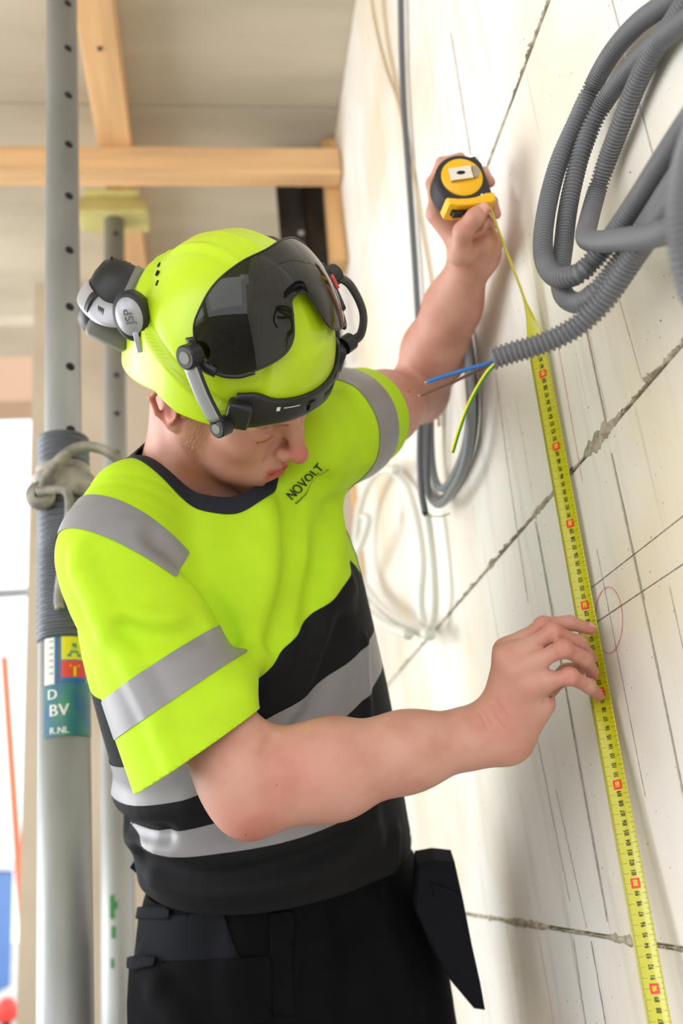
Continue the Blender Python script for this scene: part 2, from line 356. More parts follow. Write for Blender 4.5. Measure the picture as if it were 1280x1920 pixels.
# threaded sleeve, collar nut with loop handle and bent pin
th = []
for i, z in enumerate(np.arange(zj-.30, zj+.045, .0022)): th.append((.0405+.0018*math.sin(z/.0105*2*math.pi), z))
obj('threaded_sleeve', *lathe([(.031, zj-.30)]+th+[(.031, zj+.045)], 40), M['thread'], prop1)
obj('collar_nut', *lathe([(.0415, zj-.070), (.049, zj-.069), (.0515, zj-.066), (.0515, zj-.030), (.049, zj-.026), (.0435, zj-.024), (.0435, zj-.010), (.0415, zj-.008)], 40), M['rust'], prop1, smooth=False)
mwi = np.array(prop1.matrix_world.inverted())
def toL(p, A=None): A = mwi if A is None else A; return (A@np.append(np.asarray(p, float), 1))[:3]
hd = catmull([toL(atY(*q)) for q in ((78, 925, 1.40), (88, 893, 1.385), (115, 858, 1.375), (150, 838, 1.37), (190, 842, 1.375), (222, 862, 1.38), (245, 890, 1.40), (250, 925, 1.42))], 10)
obj('loop_handle', *tube(hd, .0082, 12), M['rust'], prop1)
hk = catmull([toL(atY(*q)) for q in ((72, 922, 1.385), (100, 918, 1.375), (123, 921, 1.37), (130, 945, 1.37), (127, 1000, 1.38), (117, 1060, 1.39), (110, 1120, 1.395), (112, 1142, 1.395))], 10)
obj('bent_pin', *tube(hk, .0070, 12), M['rust'], prop1)
q = toL(atY(76, 930, 1.40)); obj('handle_eye', *lathe([(.008, -.01), (.021, -.01), (.023, 0), (.021, .01), (.008, .01), (.008, -.01)], 24, q, (0, 1, 0)), M['rust'], prop1)
# stickers wrapped round the outer tube
def wrap(z0, z1, a0, a1, r, n=24):
    A = np.linspace(a0, a1, n); V = [(r*math.cos(a), r*math.sin(a), z) for z in (z0, z1) for a in A]
    return V, [[i, i+1, n+i+1, n+i] for i in range(n-1)]
def cyl_ang(px, py):            # angle on the outer tube under a pixel (near surface) and local height
    a, d = toL(CAM), toL(CAM+_d(px, py))-toL(CAM)
    A_, B_, C_ = d[0]**2+d[1]**2, a[0]*d[0]+a[1]*d[1], a[0]**2+a[1]**2-.0384**2; D_ = max(B_*B_-A_*C_, 0)
    q_ = a+d*(-B_-math.sqrt(D_))/A_; return math.atan2(q_[1], q_[0]), q_[2]
def sticker(name, px0, px1, py0, py1, m_, r=.0385, par=None):
    a0, z1_ = cyl_ang(px0, py0); a1, z0_ = cyl_ang(px1, py1); 
    if a1 < a0: a1 += 2*math.pi
    if a1-a0 > math.pi: a0, a1 = a1, a0+2*math.pi
    return obj(name, *wrap(z0_, z1_, a0, a1, r), m_, par or prop1), a0, a1, z0_, z1_
M['s_white'] = mat('sticker_white', lin(236, 234, 228), .4); M['s_blue'] = mat('sticker_blue', lin(20, 110, 180), .4); M['s_yel'] = mat('sticker_yellow', lin(236, 224, 30), .4)
M['s_red'] = mat('sticker_red', lin(236, 70, 60), .4); M['s_teal'] = mat('sticker_teal', lin(40, 140, 130), .4)
M['s_photo'] = mat('sticker_photo_print', lin(52, 108, 150), .35, col2=lin(70, 150, 90), nscale=14, contrast=(.4, .6))
s1 = sticker('white_sticker', 84, 107, 1152, 1282, M['s_white'])[0]
sticker('sticker_border', 102, 107, 1152, 1282, M['s_blue'], .0387)
sticker('blue_sticker', 112, 160, 1148, 1280, M['s_blue'])
sticker('yellow_field', 115, 160, 1192, 1239, M['s_yel'], .0387); sticker('red_field', 115, 160, 1239, 1272, M['s_red'], .0387)
sticker('photo_sticker', 83, 178, 1284, 1382, M['s_photo'])
def cyl_text(s, px, py, h_px, m_, bold=.03):
    a, z = cyl_ang(px, py); _, z2 = cyl_ang(px, py-h_px); V, Fc, wd = text2d(s, (z2-z)/.7, bold, .06)
    V = np.array([(.0389*math.cos(a+x/.0389), .0389*math.sin(a+x/.0389), z+y) for x, y, _ in V])
    return obj('lettering', V, Fc, m_, prop1, smooth=False)
cyl_text('D', 89, 1313, 19, M['s_white']); cyl_text('BV', 92, 1344, 22, M['s_white']); cyl_text('R.NL', 93, 1377, 12, M['s_white'])
cyl_text('A', 127, 1231, 26, M['s_teal'], .05); cyl_text('T', 131, 1268, 22, M['s_yel'], .03)
for k in range(9): sticker('print_line', 92, 100, 1166+12*k, 1168+12*k, M['galv'], .0387)
zj2 = 1.72
prop2, tc2 = prop((-.672, 2.35, 0), (.004, 0), zj2, 2.952, False, 'far galvanised prop in the background with a yellowish head plate')
th = [(.0405+.0018*math.sin(z/.0105*2*math.pi), z) for z in np.arange(zj2-.3, zj2+.04, .0026)]
obj('threaded_sleeve', *lathe([(.031, zj2-.3)]+th+[(.031, zj2+.04)], 24), M['galv2'], prop2)
obj('head_board', *box((0, 0, 2.920), (.20, .10, .05), bev=.004), M['yellowplate'], prop2, smooth=False)
a_ = tc2-.5
for z0, z1, da, wd in ((.98, 1.03, 0, .30), (1.0, 1.015, .25, .22), (.94, .965, .1, .25), (.88, .90, .05, .2)): obj('paint_smear', *wrap(z0, z1, a_+da, a_+da+wd, .0384, 8), M['paintgreen'], prop2)

# --- seen through the opening at the far left: the building site outside
M['contblue'] = mat('container_blue', lin(40, 110, 190), .5, noise=.1)
e = empty('site_container', atZ(14, 1830, .9)*0+np.array([-4.1, 11.5, -.15])); tag(e, 'blue and white site container outside the far opening', 'container')
obj('body', *box((0, 0, .85), (2.4, 1.6, 1.25), bev=.03), M['contblue'], e, smooth=False)
obj('white_band', *box((0, -.79, .55), (2.42, .06, .35), bev=.01), M['white'], e, smooth=False)
obj('roof_panel', *box((0, 0, 1.53), (2.5, 1.7, .12), bev=.02), M['white'], e, smooth=False)
for x in (-.7, .3): obj('door_panel', *box((x, -.81, 1.05), (.7, .04, .5), bev=.01), M['galv2'], e, smooth=False)
M['orange'] = mat('orange_paint', lin(240, 120, 80), .6)
a_, c_ = atY(8, 1235, 5.6), atY(36, 1640, 5.6); 
e = empty('barrier_pole', (c_[0], c_[1], -.15)); tag(e, 'slanting orange pole standing outside the far opening', 'pole')
d_ = nrm(a_-c_); foot = c_+d_*((-.15-c_[2])/d_[2])
obj('shaft', *tube(loc_(e, [foot, a_]), .022, 12), M['orange'], e); obj('cap', *tube(loc_(e, [a_, a_+d_*.03]), .027, 12), M['white'], e)
obj('foot', *lathe([(0, .03), (.10, .03), (.14, 0)], 20, loc_(e, [foot])[0], (0, 0, 1)), M['galv2'], e)
q = atY(12, 1895, 5.2); e = empty('warning_lamp', (q[0], q[1], -.15)); tag(e, 'red warning lamp low down outside the far opening', 'lamp')
hq = q[2]+.15
obj('lens', *lathe([(0, hq+.06), (.03, hq+.05), (.05, hq+.02), (.055, hq-.03), (.03, hq-.05), (0, hq-.05)], 24), M['s_red'], e)
obj('stand', *lathe([(.16, 0), (.16, .03), (.02, .05), (.02, hq-.05)], 16), M['hole'], e)
# ================================================================== sculpting: distance fields -> surface nets
f32 = np.float32
FAR = .085; _bbc = []
def far(p, lo_, hi_, r):                                     # the whole batch lies far outside this shape: skip it
    if len(p) < 300: return False
    for r_ in _bbc:
        if r_[0] is p: break
    else:
        pt_ = np.ascontiguousarray(p.T); r_ = (p, pt_.min(1), pt_.max(1)); _bbc.insert(0, r_); del _bbc[4:]
    g_ = np.maximum(np.maximum(lo_-r_[2], r_[1]-hi_), 0); return float(np.sqrt((g_*g_).sum()))-r > FAR
def rc(p, a, b_, ra, rb):                                   # tapered capsule
    if far(p, np.minimum(a, b_), np.maximum(a, b_), max(ra, rb)): return np.full(len(p), 1.0, f32)
    a = np.asarray(a, f32); ab = np.asarray(b_, f32)-a; w_ = p-a
    t_ = np.clip((w_@ab)/f32(ab@ab+1e-12), 0, 1); q = w_-t_[:, None]*ab
    return np.sqrt(np.einsum('ij,ij->i', q, q))-(f32(ra)+t_*f32(rb-ra))
def chain(p, pts, rs, k=.006):
    d = rc(p, pts[0], pts[1], rs[0], rs[1])
    for i in range(1, len(pts)-1): d = smin(d, rc(p, pts[i], pts[i+1], rs[i], rs[i+1]), k)
    return d
def sph(p, c_, r):
    if far(p, np.asarray(c_), np.asarray(c_), r): return np.full(len(p), 1.0, f32)
    q = p-np.asarray(c_, f32); return np.sqrt(np.einsum('ij,ij->i', q, q))-f32(r)
def ell(p, c_, r, A=None):                                   # A: rows = local axes
    if far(p, np.asarray(c_), np.asarray(c_), max(r)): return np.full(len(p), 1.0, f32)
    q = p-np.asarray(c_, f32)
    if A is not None: q = q@np.asarray(A, f32).T
    r = np.asarray(r, f32); a = q/r; k0 = np.sqrt(np.einsum('ij,ij->i', a, a)); a = a/r; k1 = np.sqrt(np.einsum('ij,ij->i', a, a))
    return k0*(k0-1)/(k1+1e-9)
def smin(a, b_, k): h = np.clip(.5+.5*(b_-a)/k, 0, 1); return b_+(a-b_)*h-k*h*(1-h)
def smax(a, b_, k): return -smin(-a, -b_, k)
class Loft:                                                  # elliptical sections along a curved axis
    def __init__(s, secs, n=5):                              # secs: (centre, half lateral, half front, front vector)
        A = catmull([np.concatenate([c_, [ra, rb], nrm(fr)]) for c_, ra, rb, fr in secs], n)
        s.c = A[:, :3].astype(f32); s.ra = A[:, 3].astype(f32); s.rb = A[:, 4].astype(f32); T = np.gradient(A[:, :3], axis=0)
        T /= np.linalg.norm(T, axis=1)[:, None]; F_ = A[:, 5:8]-T*np.sum(A[:, 5:8]*T, 1)[:, None]; F_ /= np.linalg.norm(F_, axis=1)[:, None]
        s.T, s.F, s.L = T.astype(f32), F_.astype(f32), np.cross(F_, T).astype(f32)      # L = lateral
    def skip(s, p, i):                                       # batch lies wholly beyond the ends of this segment
        far(p, s.c[i], s.c[i], 0.0); r_ = [x for x in _bbc if x[0] is p][0]; R_ = float(np.linalg.norm(r_[2]-r_[1]))/2
        ab = s.c[i+1]-s.c[i]; L_ = float(np.linalg.norm(ab)); x = float(((r_[1]+r_[2])/2-s.c[i])@ab)/L_
        return (x+R_ < -.03 and i > 0) or (x-R_ > L_+.03 and i < len(s.c)-2)
    def __call__(s, p, want=False):
        best = None
        for i in range(len(s.c)-1):
            if not want and len(p) > 300 and s.skip(p, i): continue
            if not want and far(p, np.minimum(s.c[i], s.c[i+1]), np.maximum(s.c[i], s.c[i+1]), max(s.ra[i], s.rb[i], s.ra[i+1], s.rb[i+1])): continue
            ab = s.c[i+1]-s.c[i]; w_ = p-s.c[i]; t0 = (w_@ab)/(ab@ab); t_ = np.clip(t0, 0, 1)
            q = w_-t_[:, None]*ab; ra = s.ra[i]+t_*(s.ra[i+1]-s.ra[i]); rb = s.rb[i]+t_*(s.rb[i+1]-s.rb[i])
            Fv = s.F[i]+t_[:, None]*(s.F[i+1]-s.F[i]); Lv = s.L[i]+t_[:, None]*(s.L[i+1]-s.L[i])
            x = np.einsum('ij,ij->i', q, Lv); y = np.einsum('ij,ij->i', q, Fv)
            z2 = np.maximum(np.einsum('ij,ij->i', q, q)-x*x-y*y, 0); 
            mn = np.minimum(ra, rb); k0 = np.sqrt((x/ra)**2+(y/rb)**2+z2/(mn*mn)); k1 = np.sqrt((x/ra**2)**2+(y/rb**2)**2+z2/mn**4)
            d = k0*(k0-1)/(k1+1e-6)
            if want:
                sel = d if best is None else d
                if best is None: best, tt, th = d, i+t_, np.arctan2(x/ra, y/rb)
                else:
                    m_ = d < best; best = np.where(m_, d, best); tt = np.where(m_, i+t_, tt); th = np.where(m_, np.arctan2(x/ra, y/rb), th)
            else: best = d if best is None else np.minimum(best, d)
        if best is None: return np.full(len(p), 1.0, f32)
        return (best, tt, th) if want else best
def morton(ix):
    ix = ix.astype(np.int64); m_ = np.zeros(len(ix), np.int64)
    for b_ in range(10):
        for k in range(3): m_ |= ((ix[:, k] >> b_) & 1) << (3*b_+k)
    return np.argsort(m_, kind='stable')
def surf(fn, lo, hi, h, newton=1):
    h = h*DETAIL; lo = np.asarray(lo, float); nb = np.ceil((np.asarray(hi, float)-lo)/(8*h)).astype(int); n = nb*8+1
    g = np.stack(np.meshgrid(*[np.arange(k) for k in nb], indexing='ij'), -1).reshape(-1, 3)
    d = fn((lo+(g*8+4)*h).astype(f32)); act = g[np.abs(d) < 8*h*1.02]; act = act[morton(act)]
    D = np.full(n, 1.0, f32)
    # inside test for untouched blocks
    full = np.zeros(tuple(nb), bool).reshape(-1); full[(np.abs(d) >= 8*h*1.02) & (d < 0)] = True
    for q in g[full]: D[q[0]*8:q[0]*8+9, q[1]*8:q[1]*8+9, q[2]*8:q[2]*8+9] = -1
    k = np.arange(9); off = np.stack(np.meshgrid(k, k, k, indexing='ij'), -1).reshape(-1, 3)
    for s in range(0, len(act), 16):
        a = act[s:s+16]; ii = (a[:, None]*8+off[None]).reshape(-1, 3)
        D[ii[:, 0], ii[:, 1], ii[:, 2]] = fn((lo+ii*h).astype(f32))
    I = D < 0
    cnt = sum(I[x:n[0]-1+x, y:n[1]-1+y, z:n[2]-1+z].astype(np.int8) for x in (0, 1) for y in (0, 1) for z in (0, 1))
    cells = np.argwhere((cnt > 0) & (cnt < 8)); idx = -np.ones(n-1, np.int64); idx[tuple(cells.T)] = np.arange(len(cells))
    acc = np.zeros((len(cells), 3)); num = np.zeros(len(cells))
    C8 = [(x, y, z) for x in (0, 1) for y in (0, 1) for z in (0, 1)]
    for a in C8:
        for ax in range(3):
            if a[ax]: continue
            b_ = list(a); b_[ax] = 1; da = D[tuple((cells+a).T)]; db = D[tuple((cells+b_).T)]; m_ = (da < 0) != (db < 0)
            t_ = np.where(m_, da/(da-db+1e-20), 0); q = np.tile(np.array(a, float), (len(cells), 1)); q[:, ax] = t_; acc += q*m_[:, None]; num += m_
    V = lo+(cells+acc/num[:, None])*h; Fc = []
    for ax in range(3):
        u, v = (ax+1) % 3, (ax+2) % 3; sl = [slice(None)]*3; s2 = [slice(None)]*3; sl[ax] = slice(0, -1); s2[ax] = slice(1, None)
        e = np.argwhere(I[tuple(sl)] != I[tuple(s2)]); e = e[(e[:, u] > 0) & (e[:, v] > 0) & (e[:, u] < n[u]-1) & (e[:, v] < n[v]-1)]
        ins = I[tuple(e.T)]; du = np.zeros(3, int); du[u] = 1; dv = np.zeros(3, int); dv[v] = 1
        Q = np.stack([idx[tuple((e-du-dv).T)], idx[tuple((e-dv).T)], idx[tuple(e.T)], idx[tuple((e-du).T)]], 1); Q[~ins] = Q[~ins][:, ::-1]; Fc.append(Q)
    Fc = np.concatenate(Fc); Fc = Fc[(Fc >= 0).all(1)]
    for _ in range(newton):
        d0, G = gradc(fn, V, h*.7); V = V-np.clip(d0, -h, h)[:, None]*G
    return V, Fc
def grad(fn, V, e):
    V = V.astype(f32); K = np.array([[1, -1, -1], [-1, -1, 1], [-1, 1, -1], [1, 1, 1]], f32); G = 0
    for k in K: G = G+fn(V+k*f32(e))[:, None]*k
    G = G/(np.linalg.norm(G, axis=1)[:, None]+1e-12); return fn(V), G
def gradc(fn, V, e):
    o = morton((V-V.min(0))/.03); d0 = np.empty(len(V)); G = np.empty((len(V), 3))
    for s in range(0, len(V), 5000): k = o[s:s+5000]; d0[k], G[k] = grad(fn, V[k], e)
    return d0, G
def trace(fn, px, py, t0=.6, t1=2.2):                        # first hit of the ray through a pixel with a distance field
    d = _d(px, py); T_ = np.arange(t0, t1, .008); v = fn((CAM+T_[:, None]*d).astype(f32)); k = np.nonzero(v < 0)[0]
    if len(k) == 0: t_ = T_[np.argmin(v)]; q = CAM+t_*d; d0, G = grad(fn, q[None], .002); return q-float(d0[0])*G[0]      # grazing: nearest surface point
    a, b_ = T_[max(k[0]-1, 0)], T_[k[0]]
    for _ in range(3):
        T_ = np.linspace(a, b_, 9); v = fn((CAM+T_[:, None]*d).astype(f32)); i = int(np.argmax(v < 0)); a, b_ = T_[max(i-1, 0)], T_[i]
    return CAM+.5*(a+b_)*d
def tris(Fc):
    Fc = np.asarray(Fc); return np.concatenate([Fc[:, [0, 1, 2]], Fc[:, [0, 2, 3]]]) if Fc.shape[1] == 4 else Fc
def clip(V, T, fld):                                          # keep the part of a triangle mesh where fld > 0, cut exactly
    V = np.asarray(V, float); T = tris(T); s = fld > 0; k = s[T].sum(1); out = [T[k == 3]]; newV = [V]; cache = {}; nv = len(V); ex = []
    def cut(i, j):
        nonlocal nv
        key = (i, j) if i < j else (j, i)
        if key not in cache: t_ = fld[i]/(fld[i]-fld[j]); ex.append(V[i]+t_*(V[j]-V[i])); cache[key] = nv; nv += 1
        return cache[key]
    add = []
    for t_ in T[k == 1]:
        r = int(np.argmax(s[t_])); a, b_, c_ = t_[r], t_[(r+1) % 3], t_[(r+2) % 3]; add.append((a, cut(a, b_), cut(a, c_)))
    for t_ in T[k == 2]:
        r = int(np.argmin(s[t_])); a, b_, c_ = t_[r], t_[(r+1) % 3], t_[(r+2) % 3]; x, y = cut(a, b_), cut(a, c_); add += [(x, b_, c_), (x, c_, y)]
    T2 = np.concatenate(out+([np.array(add)] if add else [])).astype(int); VV = np.concatenate([V]+([np.array(ex)] if ex else []))
    used = np.unique(T2); re = -np.ones(len(VV), int); re[used] = np.arange(len(used)); return VV[used], re[T2]
def vnormals(V, T):
    T = tris(T); n = np.cross(V[T[:, 1]]-V[T[:, 0]], V[T[:, 2]]-V[T[:, 0]]); N_ = np.zeros_like(V)
    for k in range(3): np.add.at(N_, T[:, k], n)
    return N_/(np.linalg.norm(N_, axis=1)[:, None]+1e-12)
def smooth_mesh(V, T, it=2, lam=.5):
    T = tris(T); E_ = np.unique(np.sort(np.concatenate([T[:, [0, 1]], T[:, [1, 2]], T[:, [2, 0]]]), 1), axis=0)
    for _ in range(it):
        S_ = np.zeros_like(V); c_ = np.zeros(len(V))
        for a, b_ in ((0, 1), (1, 0)): np.add.at(S_, E_[:, a], V[E_[:, b_]]); np.add.at(c_, E_[:, a], 1)
        V = V+lam*(S_/np.maximum(c_, 1)[:, None]-V)
    return V

# ================================================================== the man
# head frame: x = face direction, y = his left, z = up, origin midway between the ears
HM = np.array([[.7481, -.6179, .2419], [.5958, .465, -.6548], [.2921, .634, .7161]]); _u, _, _v = np.linalg.svd(HM); HM = _u@_v
HA = HM@np.stack([CR, CU, -CF])                               # rows hf, hl, hu in world
HO = P(428.4, 722, 1.0962)
def hw(p): return HO+np.asarray(p, float)@HA                  # head -> world
def h2(p): return (p-HO.astype(f32))@HA.T.astype(f32)         # world -> head
# joints (pixel, depth)
SH_R, EL_R, WR_R = P(230, 1050, 1.055), P(470, 1471, .965), P(935, 1372, 1.000)
SH_L, EL_L, WR_L = P(640, 800, 1.25), P(783, 738, 1.49), P(884, 486, 1.285)
NB = P(368, 890, 1.20)                                        # neck base
PEL = P(520, 1720, 1.33)
SPU = nrm(NB-PEL)
LT = nrm(SH_L-SH_R)
FR = nrm(np.cross(LT, SPU))                                   # chest direction
FH = nrm(.45*CR-.9*CF+.25*CU); FH = nrm(FH-np.array([0, 0, FH[2]]))
# ---- right arm and hand
TAPEX = -.013
r_idx = [P(950, 1222, 1.008), P(1018, 1172, 1.000), P(1068, 1168, 1.004), P(1106, 1179, 1.010)]
r_mid = [P(950, 1236, .990), P(1036, 1186, .972), P(1084, 1206, .986), P(1107, 1234, 1.006)]
r_rin = [P(970, 1256, .978), P(1056, 1216, .958), P(1096, 1236, .976), P(1112, 1262, 1.000)]
r_lit = [P(994, 1284, .974), P(1068, 1268, .960), P(1103, 1286, .975), P(1121, 1304, .996)]
r_thu = [P(985, 1345, 1.024), P(1025, 1292, 1.046), P(1062, 1262, 1.040), P(1094, 1250, 1.030)]
def fing(p, J, r, k=.004):
    d = chain(p, J, [r, r*.93, r*.86, r*.72], k)
    d = smin(d, sph(p, J[1], r*1.04), .004)
    return d
def nail(p, J, r, up):                                        # shallow nail bed on the finger tip
    return None
def arm_r(p):
    ua = nrm(EL_R-SH_R); fa = nrm(WR_R-EL_R)
    d = chain(p, [SH_R-.004*CR, SH_R+.5*(EL_R-SH_R)-.010*CR, EL_R-.03*ua], [.050, .046, .044], .03)
    back = nrm(np.cross(fa, np.cross(ua, fa))*-1)
    el = EL_R
    e1 = el+.32*(WR_R-EL_R); e2 = el+.62*(WR_R-EL_R)
    upn = nrm(np.cross(CF, fa))*1.0
    upn = upn if upn@CU > 0 else -upn
    f_ = chain(p, [el, e1-.002*upn, e2, WR_R-.012*fa], [.0425, .0445, .0365, .0285], .03)
    f_ = smin(f_, rc(p, el+.02*upn-.01*fa, e1+.012*upn, .026, .026), .03)          # brachioradialis bulge by the crook
    f_ = smin(f_, rc(p, el-.006*upn, e1-.013*upn, .034, .026), .03)                # lower muscle belly
    f_ = smin(f_, sph(p, P(466, 1517, .955), .021), .035)                           # elbow point
    d = smin(d, f_, .028)
    # wrist: flattened
    d = smin(d, rc(p, WR_R-.03*fa, WR_R, .0275, .027), .02)
    d = smin(d, sph(p, P(958, 1398, .995), .0135), .016)                           # ulna head
    # palm from metacarpals
    pal = chain(p, [WR_R, r_idx[0]], [.0225, .0135])
    for J, r0, r1 in ((r_mid, .022, .0135), (r_rin, .022, .0130), (r_lit, .0215, .0120)): pal = smin(pal, rc(p, WR_R, J[0], r0, r1), .008)
    pal = smin(pal, rc(p, P(962, 1375, 1.005), P(1008, 1318, .988), .0225, .0185), .014)    # heel of the hand, little finger side
    pal = smin(pal, rc(p, P(950, 1345, 1.020), P(985, 1300, 1.024), .020, .016), .014)
    for J in (r_idx, r_mid, r_rin, r_lit): pal = smin(pal, rc(p, J[0], J[0]+.42*(J[1]-J[0]), .0118, .0098), .013)
    d = smin(d, pal, .022)
    fg = None
    for J, r in ((r_idx, .0090), (r_mid, .0096), (r_rin, .0092), (r_lit, .0087)):
        q = fing(p, J, r); fg = q if fg is None else smin(fg, q, .0022)
        d = smin(d, sph(p, J[0]-CF*.0035, r*1.12), .005)
    tb = chain(p, [WR_R+.02*nrm(r_thu[0]-WR_R)]+r_thu, [.02, .015, .0105, .0098, .0078], .006)
    d = smin(d, smin(fg, tb, .002), .007)
    return d
# creases and knuckle wrinkles are pressed into the skin along traced lines
cre = []
def crease(fn, pts, r, deep):
    q = np.array([trace(fn, *a) for a in pts]); _, G = grad(fn, q, .002); cre.append((q+G*(r-deep), r))
arm_r0 = arm_r
for pts in ([(921, 1320), (932, 1340), (950, 1364)], [(907, 1330), (915, 1344), (922, 1354)], [(930, 1316), (945, 1338), (961, 1354)], [(900, 1338), (908, 1352), (912, 1364)]): crease(arm_r0, pts, .0016, .0011)
for J, n_ in ((r_mid, 2), (r_rin, 3), (r_lit, 3)):
    a_ = J[1]; pr = lambda X_: (640+FPX*((X_-CAM)@CR)/((X_-CAM)@CF), 960-FPX*((X_-CAM)@CU)/((X_-CAM)@CF))
    x_, y_ = pr(J[1]); d_ = nrm(np.array(pr(J[2]))-np.array(pr(J[0])))
    for k in range(n_):
        o_ = (k-(n_-1)/2)*4.2; c0 = np.array([x_, y_])+d_*o_; s_ = np.array([-d_[1], d_[0]])
        crease(arm_r0, [tuple(c0-s_*7), tuple(c0+d_*.8), tuple(c0+s_*7)], .0010, .0006)
for J in (r_rin, r_lit):
    x_, y_ = pr(J[2]); d_ = nrm(np.array(pr(J[3]))-np.array(pr(J[1])))
    for o_ in (-2, 2): c0 = np.array([x_, y_])+d_*o_; s_ = np.array([-d_[1], d_[0]]); crease(arm_r0, [tuple(c0-s_*5), tuple(c0+s_*5)], .0009, .0004)
crease(arm_r0, [(1040, 1297), (1030, 1306), (1022, 1312)], .0018, .0012); crease(arm_r0, [(1036, 1310), (1028, 1316), (1018, 1318)], .0016, .0009)
crease(arm_r0, [(512, 1384), (506, 1396), (496, 1410)], .005, .002)
def arm_r(p):
    d = arm_r0(p)
    for q, r in cre:
        for i in range(len(q)-1): d = smax(d, -rc(p, q[i], q[i+1], r, r), .0018 if r < .003 else .008)
    return d
# ---- left arm and hand (raised, holding the tape case)
CASE_C = P(862, 350, 1.215)
CZ = nrm(.12*CR+.22*CU-.95*CF); CX = nrm(np.array(.975*CR+.17*CU)-CZ*((.975*CR+.17*CU)@CZ)); CY = np.cross(CZ, CX)
def cs(x, y, z): return CASE_C+np.array([x, y, z])@np.stack([CX, CY, CZ])
def vs(x, y, z): return CASE_C+x*CR+y*CU-z*CF
l_idx = [vs(-.026, -.020, -.048), vs(-.030, .022, -.052), vs(-.020, .043, -.034), vs(.003, .044, -.018)]
l_mid = [vs(-.006, -.016, -.054), vs(.014, .030, -.056), vs(.036, .031, -.038), vs(.042, .012, -.018)]
l_rin = [vs(.012, -.022, -.054), vs(.034, .002, -.054), vs(.047, -.008, -.036), vs(.050, -.030, -.018)]
l_lit = [vs(.024, -.042, -.048), vs(.038, -.026, -.046), vs(.046, -.040, -.030), vs(.041, -.054, -.014)]
l_thu = [vs(.002, -.082, -.016), vs(.003, -.061, .010), vs(.016, -.047, .022), vs(.027, -.036, .022)]
def arm_l(p):
    fa = nrm(WR_L-EL_L)
    d = chain(p, [SH_L, SH_L+.5*(EL_L-SH_L), EL_L], [.056, .050, .043], .03)
    e1 = EL_L+.35*(WR_L-EL_L)
    f_ = chain(p, [EL_L, e1, EL_L+.68*(WR_L-EL_L), WR_L], [.043, .0455, .037, .0285], .03)
    f_ = smin(f_, sph(p, EL_L+.012*nrm(EL_L-SH_L), .036), .03)
    d = smin(d, f_, .02)
    pal = None
    for J, r0, r1 in ((l_idx, .022, .014), (l_mid, .022, .014), (l_rin, .021, .0135), (l_lit, .020, .0125)):
        q = rc(p, WR_L+.01*fa, J[0], r0, r1); pal = q if pal is None else smin(pal, q, .014)
    pal = smin(pal, rc(p, WR_L+.015*fa, l_thu[0], .022, .016), .016)
    pal = smin(pal, rc(p, WR_L+.012*fa+.012*CR, cs(.034, -.070, -.030), .022, .018), .016)
    d = smin(d, pal, .022)
    fg = chain(p, l_thu, [.0150, .0122, .0108, .0085], .007)
    for J, r in ((l_idx, .0092), (l_mid, .0095), (l_rin, .0092), (l_lit, .0082)): fg = smin(fg, fing(p, J, r), .0025)
    return smin(d, fg, .008)
